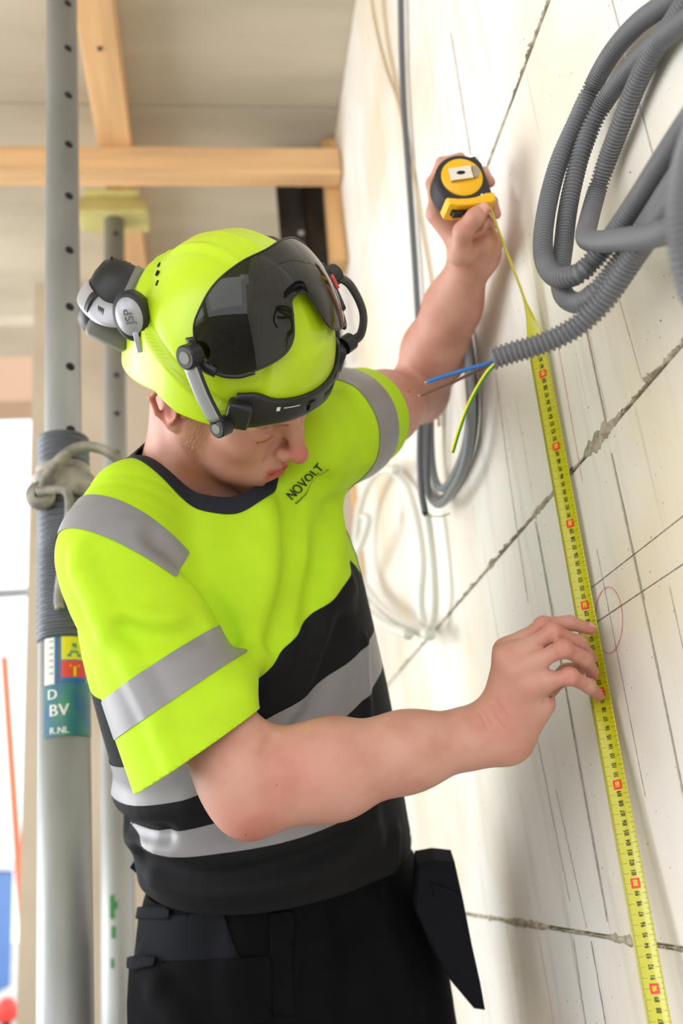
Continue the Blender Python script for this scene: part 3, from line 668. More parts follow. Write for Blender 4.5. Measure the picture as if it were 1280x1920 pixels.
# ---- head and neck
def head(p):
    q = h2(p); m_ = q.copy(); m_[:, 1] = np.abs(m_[:, 1])
    d = ell(q, (-.014, 0, .050), (.086, .070, .080))
    d = smin(d, ell(q, (.046, 0, .044), (.047, .056, .046)), .03)
    d = smin(d, ell(m_, (.040, .0, -.020), (.052, .060, .062)), .03)
    d = smin(d, rc(m_, (.004, .053, -.030), (.076, .012, -.094), .019, .0165), .026)
    d = smin(d, rc(m_, (.0, .056, .010), (.004, .053, -.034), .018, .017), .02)
    d = smin(d, ell(m_, (.050, .030, -.052), (.034, .026, .036)), .025)
    d = smin(d, ell(q, (.078, 0, -.062), (.026, .030, .040)), .02)
    d = smin(d, ell(q, (.084, 0, -.096), (.0155, .018, .0145)), .014)
    d = smin(d, sph(m_, (.062, .042, -.010), .020), .022)
    d = smin(d, rc(m_, (.0935, .008, .031), (.076, .043, .029), .0095, .009), .014)
    d = smax(d, -ell(m_, (.1065, .033, .010), (.016, .019, .012)), .014)
    d = smin(d, ell(m_, (.0775, .0325, .010), (.0135, .0155, .0125)), .004)
    d = smax(d, -rc(m_, (.0925, .022, .0020), (.0870, .044, .0035), .0009, .0009), .0018)     # lowered lid line
    d = smax(d, -rc(m_, (.0930, .020, .0170), (.0850, .046, .0170), .0010, .0010), .003)      # lid fold
    # nose
    d = smin(d, chain(q, [(.0905, 0, .028), (.1015, 0, .010), (.1150, 0, -.012)], [.0075, .0085, .0100], .01), .013)
    d = smin(d, ell(q, (.1175, 0, -.0165), (.0112, .0112, .0100)), .006)
    d = smin(d, ell(m_, (.1035, .0128, -.0205), (.0095, .0072, .0080)), .006)
    d = smax(d, -ell(m_, (.1090, .0068, -.0295), (.0055, .0035, .0045)), .003)
    d = smax(d, -rc(m_, (.0935, .0185, -.0130), (.0905, .0240, -.0330), .0008, .0010), .008)  # smile fold
    # lips
    d = smin(d, rc(m_, (.0990, .004, -.0472), (.0855, .0240, -.0560), .0056, .0030), .005)
    d = smin(d, rc(m_, (.0980, .0, -.0622), (.0850, .0220, -.0595), .0068, .0034), .005)
    d = smax(d, -chain(m_, [(.1065, .0, -.0545), (.1000, .012, -.0560), (.0885, .0275, -.0595)], [.0026, .0024, .0018], .002), .0030)
    d = smax(d, -ell(q, (.1035, 0, -.0385), (.0040, .0032, .0070)), .005)
    d = smax(d, -rc(m_, (.1030, .0, -.0760), (.096, .010, -.0755), .0050, .0040), .010)
    # ears
    A_ = np.array([[.90, .42, 0], [-.42, .90, 0], [0, 0, 1]])
    er = ell(m_, (-.016, .0800, .002), (.0195, .0062, .0310), A_)
    er = smin(er, chain(m_, [(.000, .073, .018), (-.010, .086, .030), (-.026, .093, .024), (-.032, .094, .004), (-.024, .089, -.016), (-.010, .080, -.027)], [.0034, .0036, .0038, .0037, .0034, .0050], .003), .004)
    er = smin(er, ell(m_, (-.006, .0785, -.0270), (.0085, .0050, .0080)), .006)
    er = smax(er, -ell(m_, (-.009, .0925, -.002), (.0095, .0090, .0120)), .004)
    er = smax(er, -rc(m_, (-.012, .094, .018), (-.024, .0985, .006), .0050, .0045), .003)
    er = smin(er, sph(m_, (.0035, .0770, -.003), .0050), .004)
    d = smin(d, er, .005)
    # neck
    nk = chain(p, [hw((-.030, 0, -.010)), hw((-.026, 0, -.070)), NB-SPU*.02, NB-SPU*.09], [.058, .056, .062, .075], .03)
    nk = smin(nk, rc(p, hw((-.012, -.052, -.030)), NB+FR*.052-LT*.012-SPU*.03, .017, .013), .022)
    nk = smin(nk, rc(p, hw((-.012, .052, -.030)), NB+FR*.052+LT*.012-SPU*.03, .017, .013), .022)
    nk = smin(nk, rc(p, NB+SPU*.03-LT*.02, SH_R*.7+NB*.3+SPU*.0, .035, .03), .04)
    nk = smin(nk, rc(p, NB+SPU*.03+LT*.02, SH_L*.7+NB*.3, .035, .03), .04)
    nk = smin(nk, sph(p, hw((.020, 0, -.098)), .022), .03)
    return smin(d, nk, .018)
man = empty('person', (-.34, 1.46, 0)); tag(man, 'man in hi-vis yellow T-shirt and black work trousers measuring the wall', 'person')
OFF = np.array(man.location)
def bb(pts, pad): a = np.array(pts); return a.min(0)-pad, a.max(0)+pad
# --- one skin mesh
parts = []
lo, hi = bb([SH_R, EL_R, WR_R]+r_idx+r_mid+r_rin+r_lit+r_thu+[P(440, 1560, .93)], .075); parts.append(surf(arm_r, lo, hi, .0017))
lo, hi = bb([SH_L, EL_L, WR_L]+l_idx+l_mid+l_rin+l_lit+l_thu, .07); parts.append(surf(arm_l, lo, hi, .0021))
lo, hi = bb([hw((x, y, z)) for x in (-.1, .13) for y in (-.1, .1) for z in (-.12, .14)]+[NB-SPU*.1], .03); 
hV, hF = surf(head, lo, hi, .0017); kp = (((hV-HO)@HA.T)[:, 2] < .115)
parts.append((hV, hF))
trunk_secs = [(PEL-.05*SPU, .13, .09, FH), (PEL+.04*SPU, .13, .09, FH), (PEL+.22*SPU, .14, .10, nrm(FH+FR)), (PEL+.40*SPU, .165, .11, FR), (PEL+.52*SPU, .15, .09, FR), (NB-.05*SPU, .09, .07, FR)]
trunk = Loft(trunk_secs, 4); lo, hi = bb([s[0] for s in trunk_secs], .22); parts.append(surf(trunk, lo, hi, .007))
_n = np.cumsum([0]+[len(v) for v, f in parts]); bV = np.concatenate([v for v, f in parts]); bF = np.concatenate([f+k for (v, f), k in zip(parts, _n)])
# skin: pigment varies (flushed nose, ear, cheek, knuckles, elbow; sandy stubble on the jaw)
m = mat('skin', lin(222, 170, 148), .48, sss=.12, bump=.12, bscale=420, spec=.35, bdist=.0008); M['skin'] = m
nt = m.node_tree; b = nt.nodes['Principled BSDF']; at = N(m, 'ShaderNodeVertexColor'); at.layer_name = 'pigment'; sp = N(m, 'ShaderNodeSeparateColor'); nt.links.new(at.outputs[0], sp.inputs[0])
base = N(m, 'ShaderNodeRGB'); base.outputs[0].default_value = lin(207, 156, 139)
c = mixcol(m, noise_fac(m, 22, .42, .7), base.outputs[0], lin(195, 137, 120))
c = mixcol(m, sp.outputs[0], c, lin(194, 100, 88))
c = mixcol(m, sp.outputs[1], c, lin(172, 112, 76))
c = mixcol(m, sp.outputs[2], c, lin(188, 88, 84))
c = mixcol(m, noise_fac(m, 90, .785, .80, detail=1), c, lin(160, 96, 74))
nt.links.new(c, b.inputs['Base Color'])
skin_o = obj('body', bV-OFF, bF, m, man)
hq = (bV-HO)@HA.T; ab = np.abs(hq[:, 1]); ishead = (np.arange(len(bV)) >= len(parts[0][0])+len(parts[1][0])) & (np.arange(len(bV)) < len(bV)-len(parts[3][0]))
def blob(pts, c_, r): return np.clip(1-np.linalg.norm(pts-np.asarray(c_), axis=1)/r, 0, 1)
red = np.zeros(len(bV)); stub = np.zeros(len(bV)); lip = np.zeros(len(bV)); hm = np.stack([hq[:, 0], ab, hq[:, 2]], 1)
for c_, r, a in (((.118, 0, -.018), .03, .95), ((.075, .042, -.015), .045, .45), ((-.02, .088, 0), .05, .85), ((.09, .03, .01), .025, .35), ((.04, .06, -.03), .05, .25)): red = np.maximum(red, a*blob(hm, c_, r)*ishead)
for J, r in ((r_idx, .03), (r_mid, .03), (r_rin, .03), (r_lit, .03)):
    for k, a in ((0, .45), (1, .5), (3, .55)): red = np.maximum(red, a*blob(bV, J[k], r*.8))
red = np.maximum(red, .5*blob(bV, P(466, 1560, .93), .05)); red = np.maximum(red, .35*blob(bV, P(930, 1350, 1.0), .06)); red = np.maximum(red, .22*blob(bV, P(560, 1440, .92), .08))
stub = np.clip(1-np.abs(hq[:, 2]+.088-.35*(.06-np.minimum(hq[:, 0], .09))*0)/.028, 0, 1)*np.clip((hq[:, 0]+.005)/.02, 0, 1)*ishead*.9
stub = np.maximum(stub, np.clip(1-np.abs(hq[:, 0]-.022)/.020, 0, 1)*np.clip((.055-hq[:, 2])/.02, 0, 1)*np.clip((ab-.045)/.012, 0, 1)*.55*ishead*(hq[:, 2] > -.09))
stub = np.maximum(stub, .35*blob(hm, (.10, 0, -.045), .018)*ishead)
lp = np.minimum(np.clip(1-np.abs(hq[:, 2]+.0545+.09*ab)/.011, 0, 1)*2.2, 1)*np.clip((.026-ab)/.006, 0, 1)*(hq[:, 0] > .080)*ishead*.95
vc = skin_o.data.color_attributes.new('pigment', 'FLOAT_COLOR', 'POINT'); arr = np.stack([red, stub, lp, np.ones(len(bV))], 1).astype(f32); vc.data.foreach_set('color', arr.ravel())
# --- short sandy hair by the ear and stubble along the jaw, eyebrows, lashes
M['hair'] = mat('sandy_hair', lin(206, 168, 122), .5)
M['stub'] = mat('sandy_stubble', lin(176, 126, 84), .6)
M['brow'] = mat('eyebrow_hair', lin(158, 106, 74), .6)
def strands(name, n, sampler, length, rad, m_):
    Q = np.array([sampler() for _ in range(n)]); W_ = hw(Q[:, :3]); 
    for _ in range(4): d0, G = grad(head, W_, .001); W_ = W_-d0[:, None]*G
    dirs = Q[:, 3:6]@HA; V, Fc = [], []
    for i in range(n):
        g_ = G[i]; t_ = nrm(dirs[i]-g_*(dirs[i]@g_)+g_*.35+rng.normal(size=3)*.18); s_ = nrm(np.cross(t_, g_)); L_ = length*rng.uniform(.6, 1.2); k = len(V); a = W_[i]-g_*.0005
        V += [a+s_*rad, a-s_*rad, a+g_*rad*1.4, a+t_*L_]; Fc += [[k, k+1, k+3], [k+1, k+2, k+3], [k+2, k, k+3]]
    o = obj(name, np.array(V)-OFF, Fc, m_, man, smooth=False); o['kind'] = 'stuff'; return o
U = rng.uniform
strands('sideburn_hair', 700, lambda: (U(.008, .036), -U(.066, .076), U(-.045, .035), -.3, 0, -1), .0075, .00022, M['hair'])
strands('jaw_stubble', 1800, lambda: (lambda a: (.004+.08*a, -(.062-.05*a**1.6), -.040-.062*a**.7+U(-.014, .012), .2, 0, -1))(U(0, 1)), .0026, .00022, M['stub'])
strands('eyebrow', 160, lambda: (lambda a: (.100-.022*a**2, -(.012+.036*a), .0265+.004*a+U(-.003, .003), -.3, -1, .1))(U(0, 1)), .006, .00022, M['brow'])
strands('eyebrow', 160, lambda: (lambda a: (.100-.022*a**2, (.012+.036*a), .0265+.004*a+U(-.003, .003), -.3, 1, .1))(U(0, 1)), .006, .00022, M['brow'])
strands('eyelashes', 60, lambda: (lambda a: (.094-.01*a, -(.021+.024*a), .0025+.002*math.sin(a*3), .8, -.3, -.5))(U(0, 1)), .005, .00025, M['brow'])
strands('eyelashes', 60, lambda: (lambda a: (.094-.01*a, (.021+.024*a), .0025+.002*math.sin(a*3), .8, .3, -.5))(U(0, 1)), .005, .00025, M['brow'])
# finger nails
M['nail'] = mat('finger_nail', lin(226, 168, 150), .3)
def nail_at(tip, prev, up, r, fn):
    ax = nrm(tip-prev); up = nrm(up-ax*(up@ax)); s_ = np.cross(ax, up); c_ = tip+up*r*.72; V = []
    for i in range(6):
        for j in range(5):
            a = -1+2*j/4; V.append(c_+ax*(-.006+.0022*i)+s_*a*r*.62+up*(r*.28*(1-.55*a*a)-.0004))
    Fc = [[i*5+j, i*5+j+1, (i+1)*5+j+1, (i+1)*5+j] for i in range(5) for j in range(4)]
    V = np.array(V)
    for _ in range(3): d0, G = grad(fn, V, .001); V = V-(d0-.0005)[:, None]*G
    return obj('fingernail', V-OFF, Fc, M['nail'], man)
nail_at(r_idx[3], r_idx[2], CU-CF*.6, .007, arm_r)
nail_at(l_thu[3], l_thu[2], CZ, .0085, arm_l); nail_at(l_idx[3], l_idx[2], CY+CZ*.3, .007, arm_l)

# ------------------------------------------------------------------ T-shirt
lat = lambda v: v
tor_secs = [(P(560, 1790, 1.335), .200, .150, FH), (P(532, 1650, 1.315), .200, .150, FH), (P(512, 1530, 1.285), .196, .150, nrm(FH*.7+FR*.3)), (P(490, 1400, 1.255), .196, .150, nrm(FH*.4+FR*.6)),
            (P(450, 1240, 1.225), .196, .152, FR), (P(418, 1100, 1.205), .192, .142, FR), (P(398, 990, 1.20), .165, .118, FR), (P(384, 925, 1.20), .118, .088, FR), (P(374, 880, 1.20), .076, .070, FR)]
TOR = Loft(tor_secs, 5)
ua = nrm(EL_R-SH_R); cuff_r = SH_R+ua*.225
slv_f = nrm(-CF-ua*(-CF@ua))
SLR = Loft([(SH_R-.05*ua+LT*.05, .060, .055, slv_f), (SH_R, .070, .070, slv_f), (SH_R+.08*ua-.012*CR, .070, .072, slv_f), (SH_R+.16*ua-.022*CR-.004*CU, .073, .072, slv_f), (SH_R+.27*ua-.034*CR-.012*CU, .0765, .068, slv_f)], 4)
nu = nrm(ua-(ua@CF)*CF*.75); CUT_R = .226
ul = nrm(EL_L-SH_L); sl_f = nrm(-CF-ul*(-CF@ul))
SLL = Loft([(SH_L-.06*ul-LT*.03, .07, .065, sl_f), (SH_L, .074, .070, sl_f), (SH_L+.09*ul, .069, .066, sl_f), (SH_L+.20*ul, .066, .064, sl_f)], 4)
CUT_L = .078
def shirt0(p):
    d = TOR(p)
    d = smin(d, rc(p, NB-SPU*.035-LT*.05, SH_R-ua*.012, .046, .064), .035)      # shoulder yoke
    d = smin(d, rc(p, NB-SPU*.035+LT*.05, SH_L, .046, .062), .035)
    ar = (p-SH_R.astype(f32))@nu.astype(f32); al_ = (p-SH_L.astype(f32))@ul.astype(f32)
    d = smin(d, smax(SLR(p), ar-CUT_R-.002, .003), .018)
    return smin(d, smax(SLL(p), al_-CUT_L-.002, .003), .03)
# folds: pixel polylines traced onto the cloth, raised (+) or sunk (-) by a few millimetres
folds = []
def fold(pts, r0, r1, lift, k):
    q = [trace(shirt0, *a) for a in pts]; q = [a for a in q if a is not None]
    if len(q) < 2: return
    q = catmull(q, 4) if len(q) > 2 else np.array(q); n_ = len(q); _, G = grad(shirt0, q, .003)
    rs = r0+(r1-r0)*np.linspace(0, 1, n_); s_ = np.sign(lift)
    folds.append((q.astype(float)-G*(rs-abs(lift))[:, None]*s_, rs, s_, k))
fold([(290, 1010), (345, 1060), (400, 1130), (440, 1200)], .010, .008, -.006, .016)       # crease between sleeve and chest
fold([(148, 1070), (212, 1190), (282, 1325), (328, 1440)], .012, .012, .0065, .012)          # pressed sleeve crease
fold([(150, 1040), (180, 1120), (200, 1190)], .010, .008, .003, .02)
fold([(330, 1170), (260, 1160), (190, 1140)], .010, .006, .003, .02)
fold([(370, 1180), (300, 1200), (235, 1180)], .009, .006, -.003, .02)
fold([(570, 930), (560, 1050), (530, 1180), (490, 1290)], .014, .012, .006, .03)           # long chest folds
fold([(605, 910), (600, 1030), (580, 1160)], .012, .010, -.005, .025)
fold([(630, 930), (635, 1040), (612, 1110)], .012, .010, .005, .025)
fold([(500, 960), (510, 1080), (490, 1210), (450, 1300)], .016, .012, .004, .035)
fold([(545, 960), (545, 1080), (515, 1200)], .012, .010, -.004, .03)
fold([(650, 1100), (610, 1200), (570, 1330)], .012, .012, .005, .03)
fold([(640, 1180), (600, 1290), (560, 1380)], .012, .010, -.004, .03)
fold([(225, 1560), (300, 1590), (420, 1625), (560, 1590), (690, 1540)], .014, .012, .007, .03)
fold([(290, 1640), (420, 1660), (560, 1640), (700, 1580)], .014, .012, .006, .03)
fold([(270, 1610), (380, 1640), (520, 1620), (650, 1570)], .010, .010, -.004, .025)
fold([(740, 1570), (730, 1640), (690, 1690)], .010, .010, .005, .02)
fold([(205, 1500), (270, 1520), (350, 1510)], .012, .010, .006, .025)
fold([(235, 1545), (280, 1560), (310, 1562)], .010, .008, -.006, .02)
fold([(683, 1200), (684, 1260), (690, 1340)], .006, .006, .003, .012)                      # side seam
fold([(655, 740), (690, 800), (690, 860)], .010, .008, .003, .02)
FB = []
for q, rs, s_, k in folds: FB.append((q.min(0)-.06, q.max(0)+.06))
def shirt(p):
    d = shirt0(p)
    for (q, rs, s_, k), (lo_, hi_) in zip(folds, FB):
        m_ = ((p > lo_.astype(f32)) & (p < hi_.astype(f32))).all(1)
        if not m_.any(): continue
        pp = p[m_]; c_ = None
        for i in range(len(q)-1):
            e = rc(pp, q[i], q[i+1], rs[i], rs[i+1]); c_ = e if c_ is None else np.minimum(c_, e)
        d[m_] = smin(d[m_], c_, k) if s_ > 0 else smax(d[m_], -c_, k)
    return d
lo, hi = bb([s[0] for s in tor_secs]+[SH_R, SH_L, cuff_r, SH_L+.2*ul], .21)
sV, sF = surf(shirt, lo, hi, .0034); sT = tris(sF)
# openings: hem, cuffs, neck
TA, TB = P(560, 1790, 1.335), NB                                  # straight body axis: height t and angle th round it
tx = nrm(TB-TA); tf_ = nrm(FR-tx*(FR@tx)); tr__ = np.cross(tf_, tx)
def body(p): q = np.asarray(p, float)-TA; t_ = q@tx; return t_, np.arctan2(q@tr__, q@tf_)
st, sth = body(sV)
def tcoord(px, py):
    t_, a_ = body(trace(shirt, px, py)[None]); return float(t_[0]), float(a_[0])
def curve(pts, slope=0.0):                                       # t as a function of the angle round the body, from traced points
    A = np.array(sorted(tcoord(*q)[::-1] for q in pts)); c_ = np.polyfit(A[:, 0], A[:, 1], min(2, len(A)-2)); a0, a1_ = A[0, 0], A[-1, 0]
    return lambda x: np.polyval(c_, np.clip(x, a0, a1_))-slope*np.maximum(a0-x, 0)
def period(fn): return fn
hem = curve([(285, 1690), (420, 1702), (560, 1702), (640, 1690), (720, 1640), (768, 1598)])
axr = (sV-SH_R)@nu; radr = np.linalg.norm(sV-SH_R-axr[:, None]*nu, axis=1)
axl = (sV-SH_L)@ul; radl = np.linalg.norm(sV-SH_L-axl[:, None]*ul, axis=1)
dR = SLR(sV.astype(f32)); dL = SLL(sV.astype(f32)); dT = TOR(sV.astype(f32))
onR = (dR < .02) & (axr > .03) & (radr < .13); onL = (dL < .02) & (axl > .02) & (radl < .12)
NC = NB+SPU*.002+FR*.034-LT*.020
nq = sV-NC; nax = nrm(SPU*.80+FR*.45); nh = nq@nax; nr = np.sqrt(((nq-nh[:, None]*nax)@nrm(LT-nax*(LT@nax)))**2/.072**2+((nq-nh[:, None]*nax)@nrm(np.cross(nax, LT)))**2/.086**2)
neck_f = np.where(nh > -.09, (nr-1)*.084, 1.0)
fR = np.where((dR < .012) & (dR < dT) & (axr > CUT_R-.03), CUT_R-.0045-axr, 1.0)
fL = np.where((axl > CUT_L-.03) & (radl < .115) & (dL < .012), CUT_L-.0045-axl, 1.0)
fH = st-hem(sth); fH = np.where((dR < dT) & (axr > .02), 1.0, fH)
keep = np.minimum(np.minimum(neck_f, fH), np.minimum(fR, fL))
# attach fields to the vertices so that later cuts can reuse them
def cutter(V, T, keep_f, fields):
    V2 = np.concatenate([V]+[f[:, None] for f in fields], 1)
    V3, T3 = clip(V2, T, keep_f); return V3[:, :3], T3, [V3[:, 3+i] for i in range(len(fields))]
sleeve_side = np.minimum(np.where((dR < dT+.004) & (axr > 0), 1.0, -1.0), 1)
V1, T1, (t1, h1, a1, l1, n1, k1, dRT) = cutter(sV, sT, keep, [st, sth, axr, axl, neck_f, nh, dT-dR])
fslv = np.maximum(np.minimum(dRT+.004, a1-.02), l1-.02)          # > 0 on the sleeves
isR = (dRT > -.004) & (a1 > .02); isL = (l1 > .045)
# keep the largest connected piece only
def biggest(V, T, extra):
    par = np.arange(len(V))
    for _ in range(200):
        m_ = np.minimum(np.minimum(par[T[:, 0]], par[T[:, 1]]), par[T[:, 2]]); old = par.copy()
        for k in range(3): np.minimum.at(par, T[:, k], m_)
        par = par[par]
        if (par == old).all(): break
    lab, c_ = np.unique(par[T[:, 0]], return_counts=True); L_ = lab[np.argmax(c_)]; return T[par[T[:, 0]] == L_]
T1 = biggest(V1, T1, None)
# --- pattern in body coordinates
yb = curve([(662, 1068), (640, 1080), (617, 1094), (606, 1128), (586, 1150), (566, 1192), (540, 1232), (525, 1262), (500, 1290), (478, 1304), (470, 1318)], .14)
u_top = curve([(506, 1352), (540, 1320), (580, 1290), (620, 1268), (655, 1243), (680, 1226), (690, 1200), (206, 1428), (222, 1440)]); u_bot = curve([(600, 1375), (640, 1350), (665, 1325), (682, 1312), (706, 1274), (216, 1498), (300, 1500), (380, 1496)])
l_top = curve([(240, 1538), (284, 1558), (308, 1556), (426, 1533), (733, 1372)]); l_bot = curve([(256, 1582), (300, 1575), (358, 1597), (417, 1611), (477, 1600), (596, 1553), (752, 1440)])
BIG = 1.0
def band(a, b_): return np.minimum(a, b_)
torso_only = -fslv
f_yel = np.maximum(t1-yb(h1), fslv)
M['hivis'] = mat('hi_vis_yellow_cloth', lin(190, 232, 38), .75, noise=.06, nscale=30, bump=.12, bscale=900, spec=.25, bdist=.0006)
M['blackcloth'] = mat('black_jersey', lin(15, 16, 20), .8, noise=.15, nscale=40, bump=.15, bscale=800, spec=.3, bdist=.0006)
M['reflect'] = mat('grey_reflective_tape', lin(146, 144, 148), .42, .1, noise=.05, nscale=60, bump=.05, bscale=600)
M['navy'] = mat('navy_rib_collar', lin(24, 27, 40), .8, bump=.3, bscale=700)
def piece(name, fld, m_, parent, off=0.0, th=.0016, sm=0):
    V, T = clip(V1, T1, fld)
    if len(T) == 0: return None
    if off: V = V+gradc(shirt, V, .004)[1]*off
    o = obj(name, V-OFF, T, m_, parent); 
    return solidify(o, th) if th else o
collar_f = np.where(k1 > -.10, .0185-n1, -1.0)
sh = piece('t_shirt', np.minimum(f_yel, .007-collar_f), M['hivis'], man)
piece('black_panel', np.minimum(-f_yel, -collar_f), M['blackcloth'], sh)
piece('collar', collar_f, M['navy'], sh, .0020, .003)
st_w = .0011
piece('reflective_band', np.minimum(torso_only, np.minimum(u_top(h1)-t1, t1-u_bot(h1))), M['reflect'], sh, st_w, 0)
piece('reflective_band', np.minimum(torso_only, np.minimum(l_top(h1)-t1, t1-l_bot(h1))), M['reflect'], sh, st_w, 0)
sax = lambda px, py: float((trace(shirt, px, py)-SH_R)@nu)
s0, s1_ = sax(300, 1238), sax(335, 1305)
piece('reflective_band', np.minimum(np.minimum(a1-s0, s1_-a1), dRT-.006), M['reflect'], sh, st_w, 0)
piece('reflective_band', np.where(l1 > -.06, np.minimum(l1+.036, .020-l1), -BIG), M['reflect'], sh, st_w, 0)
qa, qb, qc, qd = [trace(shirt, *q) for q in ((190, 932), (354, 1038), (312, 1078), (150, 985))]
e1 = nrm(qb-qa); nn = nrm(np.cross(qb-qa, qd-qa)); e2 = nrm(np.cross(nn, e1)); e2 = e2 if e2@(qd-qa) > 0 else -e2
wdt = max((qd-qa)@e2, (qc-qb)@e2); x_ = (V1-qa)@e1; y_ = (V1-qa)@e2
endl = (qb-qa)@e1
f_sh = np.minimum(np.minimum(y_+.002, wdt*.92-y_), np.minimum(endl-x_-.35*(y_)*0, x_+.16)); f_sh = np.where((V1-NB)@LT < -.02, f_sh, -BIG)
piece('reflective_band', f_sh, M['reflect'], sh, st_w, 0)
# chest print
p0, p1, p2_ = trace(shirt, 547, 938), trace(shirt, 604, 880), trace(shirt, 538, 915)
ex = nrm(p1-p0); nz = nrm(grad(shirt, p0[None], .004)[1][0]); ey = nrm(np.cross(nz, ex)); 
M['print'] = mat('black_print', lin(24, 28, 22), .7)
V, Fc, wd = text2d('NOVOLT', .021, .025, .05)
sc_ = np.linalg.norm(p1-p0)*1.05/wd; V = p0+(V[:, :1]*sc_)*ex+V[:, 1:2]*sc_*1.3*ey
def onto(V, lift):
    for _ in range(4): d0, G = grad(shirt, V, .002); V = V-(d0-lift)[:, None]*G
    return V
obj('chest_lettering', onto(V, .0014)-OFF, Fc, M['print'], sh, smooth=False)
mm = []
x = 0.0
while x < np.linalg.norm(p1-p0)*1.1:
    w_ = rng.uniform(.0012, .0026); q = np.array([[x, -.0042, 0], [x+w_, -.0042, 0], [x+w_, -.0022, 0], [x, -.0022, 0]]); mm.append((p0+q[:, :1]*ex+(q[:, 1:2]-.003)*ey, [[0, 1, 2, 3]])); x += w_+.0009
V, Fc = join(*mm); obj('chest_print_line', onto(V, .0014)-OFF, Fc, M['print'], sh, smooth=False)

# ------------------------------------------------------------------ work trousers
HF = FH; HLt = nrm(np.cross(np.array([0, 0, 1.]), HF))            # his left
hipc = P(545, 1745, 1.335)
KR, KL = hipc+HLt*-.14+np.array([0, .02, -.47]), hipc+HLt*.17+np.array([0, .03, -.47])
AR, AL = np.array([KR[0]-.02, KR[1]+.03, .10]), np.array([KL[0]+.01, KL[1]+.04, .10])
wz = np.array([0, 0, 1.])
LGR = Loft([(hipc-HLt*.095+wz*.02, .118, .125, HF), (hipc-HLt*.110-wz*.12, .118, .118, HF), (KR, .088, .090, HF), (KR*.5+AR*.5, .080, .088, HF), (AR, .078, .086, HF)], 4)
LGL = Loft([(hipc+HLt*.095+wz*.02, .118, .125, HF), (hipc+HLt*.115-wz*.12, .120, .118, HF), (KL, .088, .090, HF), (KL*.5+AL*.5, .080, .088, HF), (AL, .078, .086, HF)], 4)
PV = Loft([(P(525, 1600, 1.31), .176, .132, HF), (P(532, 1680, 1.32), .190, .136, HF), (hipc, .208, .140, HF), (hipc-wz*.07, .215, .138, HF)], 4)
def trou0(p): return smin(smin(LGR(p), LGL(p), .02), PV(p), .03)
tf = []
def tfold(pts, r, lift, k):
    q = [trace(trou0, *a) for a in pts]; q = np.array([a for a in q if a is not None])
    if len(q) < 2: return
    _, G = grad(trou0, q, .003); tf.append((q-G*(r-abs(lift))*np.sign(lift), r, np.sign(lift), k))
for a, r, l, k in (([(300, 1860), (330, 1900), (350, 1930)], .012, .005, .02), ([(270, 1800), (300, 1840)], .01, .004, .02), ([(640, 1700), (660, 1780), (650, 1880)], .012, -.005, .025),
                   ([(700, 1690), (740, 1780), (770, 1890)], .012, .005, .025), ([(450, 1740), (440, 1830), (455, 1915)], .012, .004, .025), ([(560, 1720), (556, 1800), (548, 1900)], .006, .0025, .01)): tfold(a, r, l, k)
def trou(p):
    d = trou0(p)
    for q, r, s_, k in tf:
        c_ = None
        for i in range(len(q)-1): e = rc(p, q[i], q[i+1], r, r); c_ = e if c_ is None else np.minimum(c_, e)
        d = smin(d, c_, k) if s_ > 0 else smax(d, -c_, k)
    return d
lo, hi = bb([P(512, 1590, 1.31), hipc+HLt*.2, hipc-HLt*.2, KR, KL, AR, AL], .14)
tV, tF = surf(trou, lo, hi, .0058); top = (P(514, 1625, 1.315)-tV)@nrm(SPU*.5+wz*.5); bot = tV[:, 2]-.085
M['trouser'] = mat('black_work_cotton', lin(7, 8, 12), .85, noise=.2, nscale=30, bump=.2, bscale=700, spec=.15, bdist=.0006)
M['trouser2'] = mat('navy_pocket_canvas', lin(14, 16, 24), .85, noise=.2, nscale=30, bump=.3, bscale=600, spec=.25, bdist=.0006)
V, T = clip(tV, tF, np.minimum(top, bot)); tr = solidify(obj('trousers', V-OFF, T, M['trouser'], man), .002)
# patch pockets: cut from the trouser surface and lifted
tTt = tris(tF)
def patch(name, poly, m_, off, parent=tr):
    pts = [trace(trou0, *q) for q in poly]
    pts = np.array(pts); c_ = pts.mean(0); G = grad(trou0, c_[None], .004)[1][0]; ex_ = nrm(pts[1]-pts[0]-G*((pts[1]-pts[0])@G)); ey_ = np.cross(G, ex_)
    pp = np.stack([(pts-c_)@ex_, (pts-c_)@ey_], 1); v2 = np.stack([(tV-c_)@ex_, (tV-c_)@ey_], 1); ar = np.sum(pp[:, 0]*np.roll(pp[:, 1], -1)-np.roll(pp[:, 0], -1)*pp[:, 1]); fl = np.full(len(tV), 1.0)
    for i in range(len(pp)):
        a, e = pp[i], pp[(i+1) % len(pp)]-pp[i]; n_ = np.array([-e[1], e[0]])/np.linalg.norm(e)*np.sign(ar); fl = np.minimum(fl, (v2-a)@n_)
    fl = np.where((tV-c_)@G > -.07, fl, -1); V, T = clip(tV, tTt, fl)
    if len(T): V = V+vnormals(V, T)*off; return solidify(obj(name, V-OFF, T, m_, parent), .003)
patch('hip_pocket', [(258, 1702), (420, 1708), (462, 1794), (256, 1806)], M['trouser2'], .003)
patch('pocket_hem', [(254, 1700), (322, 1700), (322, 1722), (254, 1722)], M['trouser2'], .006)
patch('cargo_pocket', [(250, 1800), (505, 1790), (505, 1915), (246, 1925)], M['trouser'], .005)
patch('pocket_hem', [(250, 1796), (300, 1794), (300, 1816), (250, 1816)], M['trouser2'], .009)
patch('fly_placket', [(505, 1710), (552, 1706), (548, 1900), (508, 1905)], M['trouser'], .003)
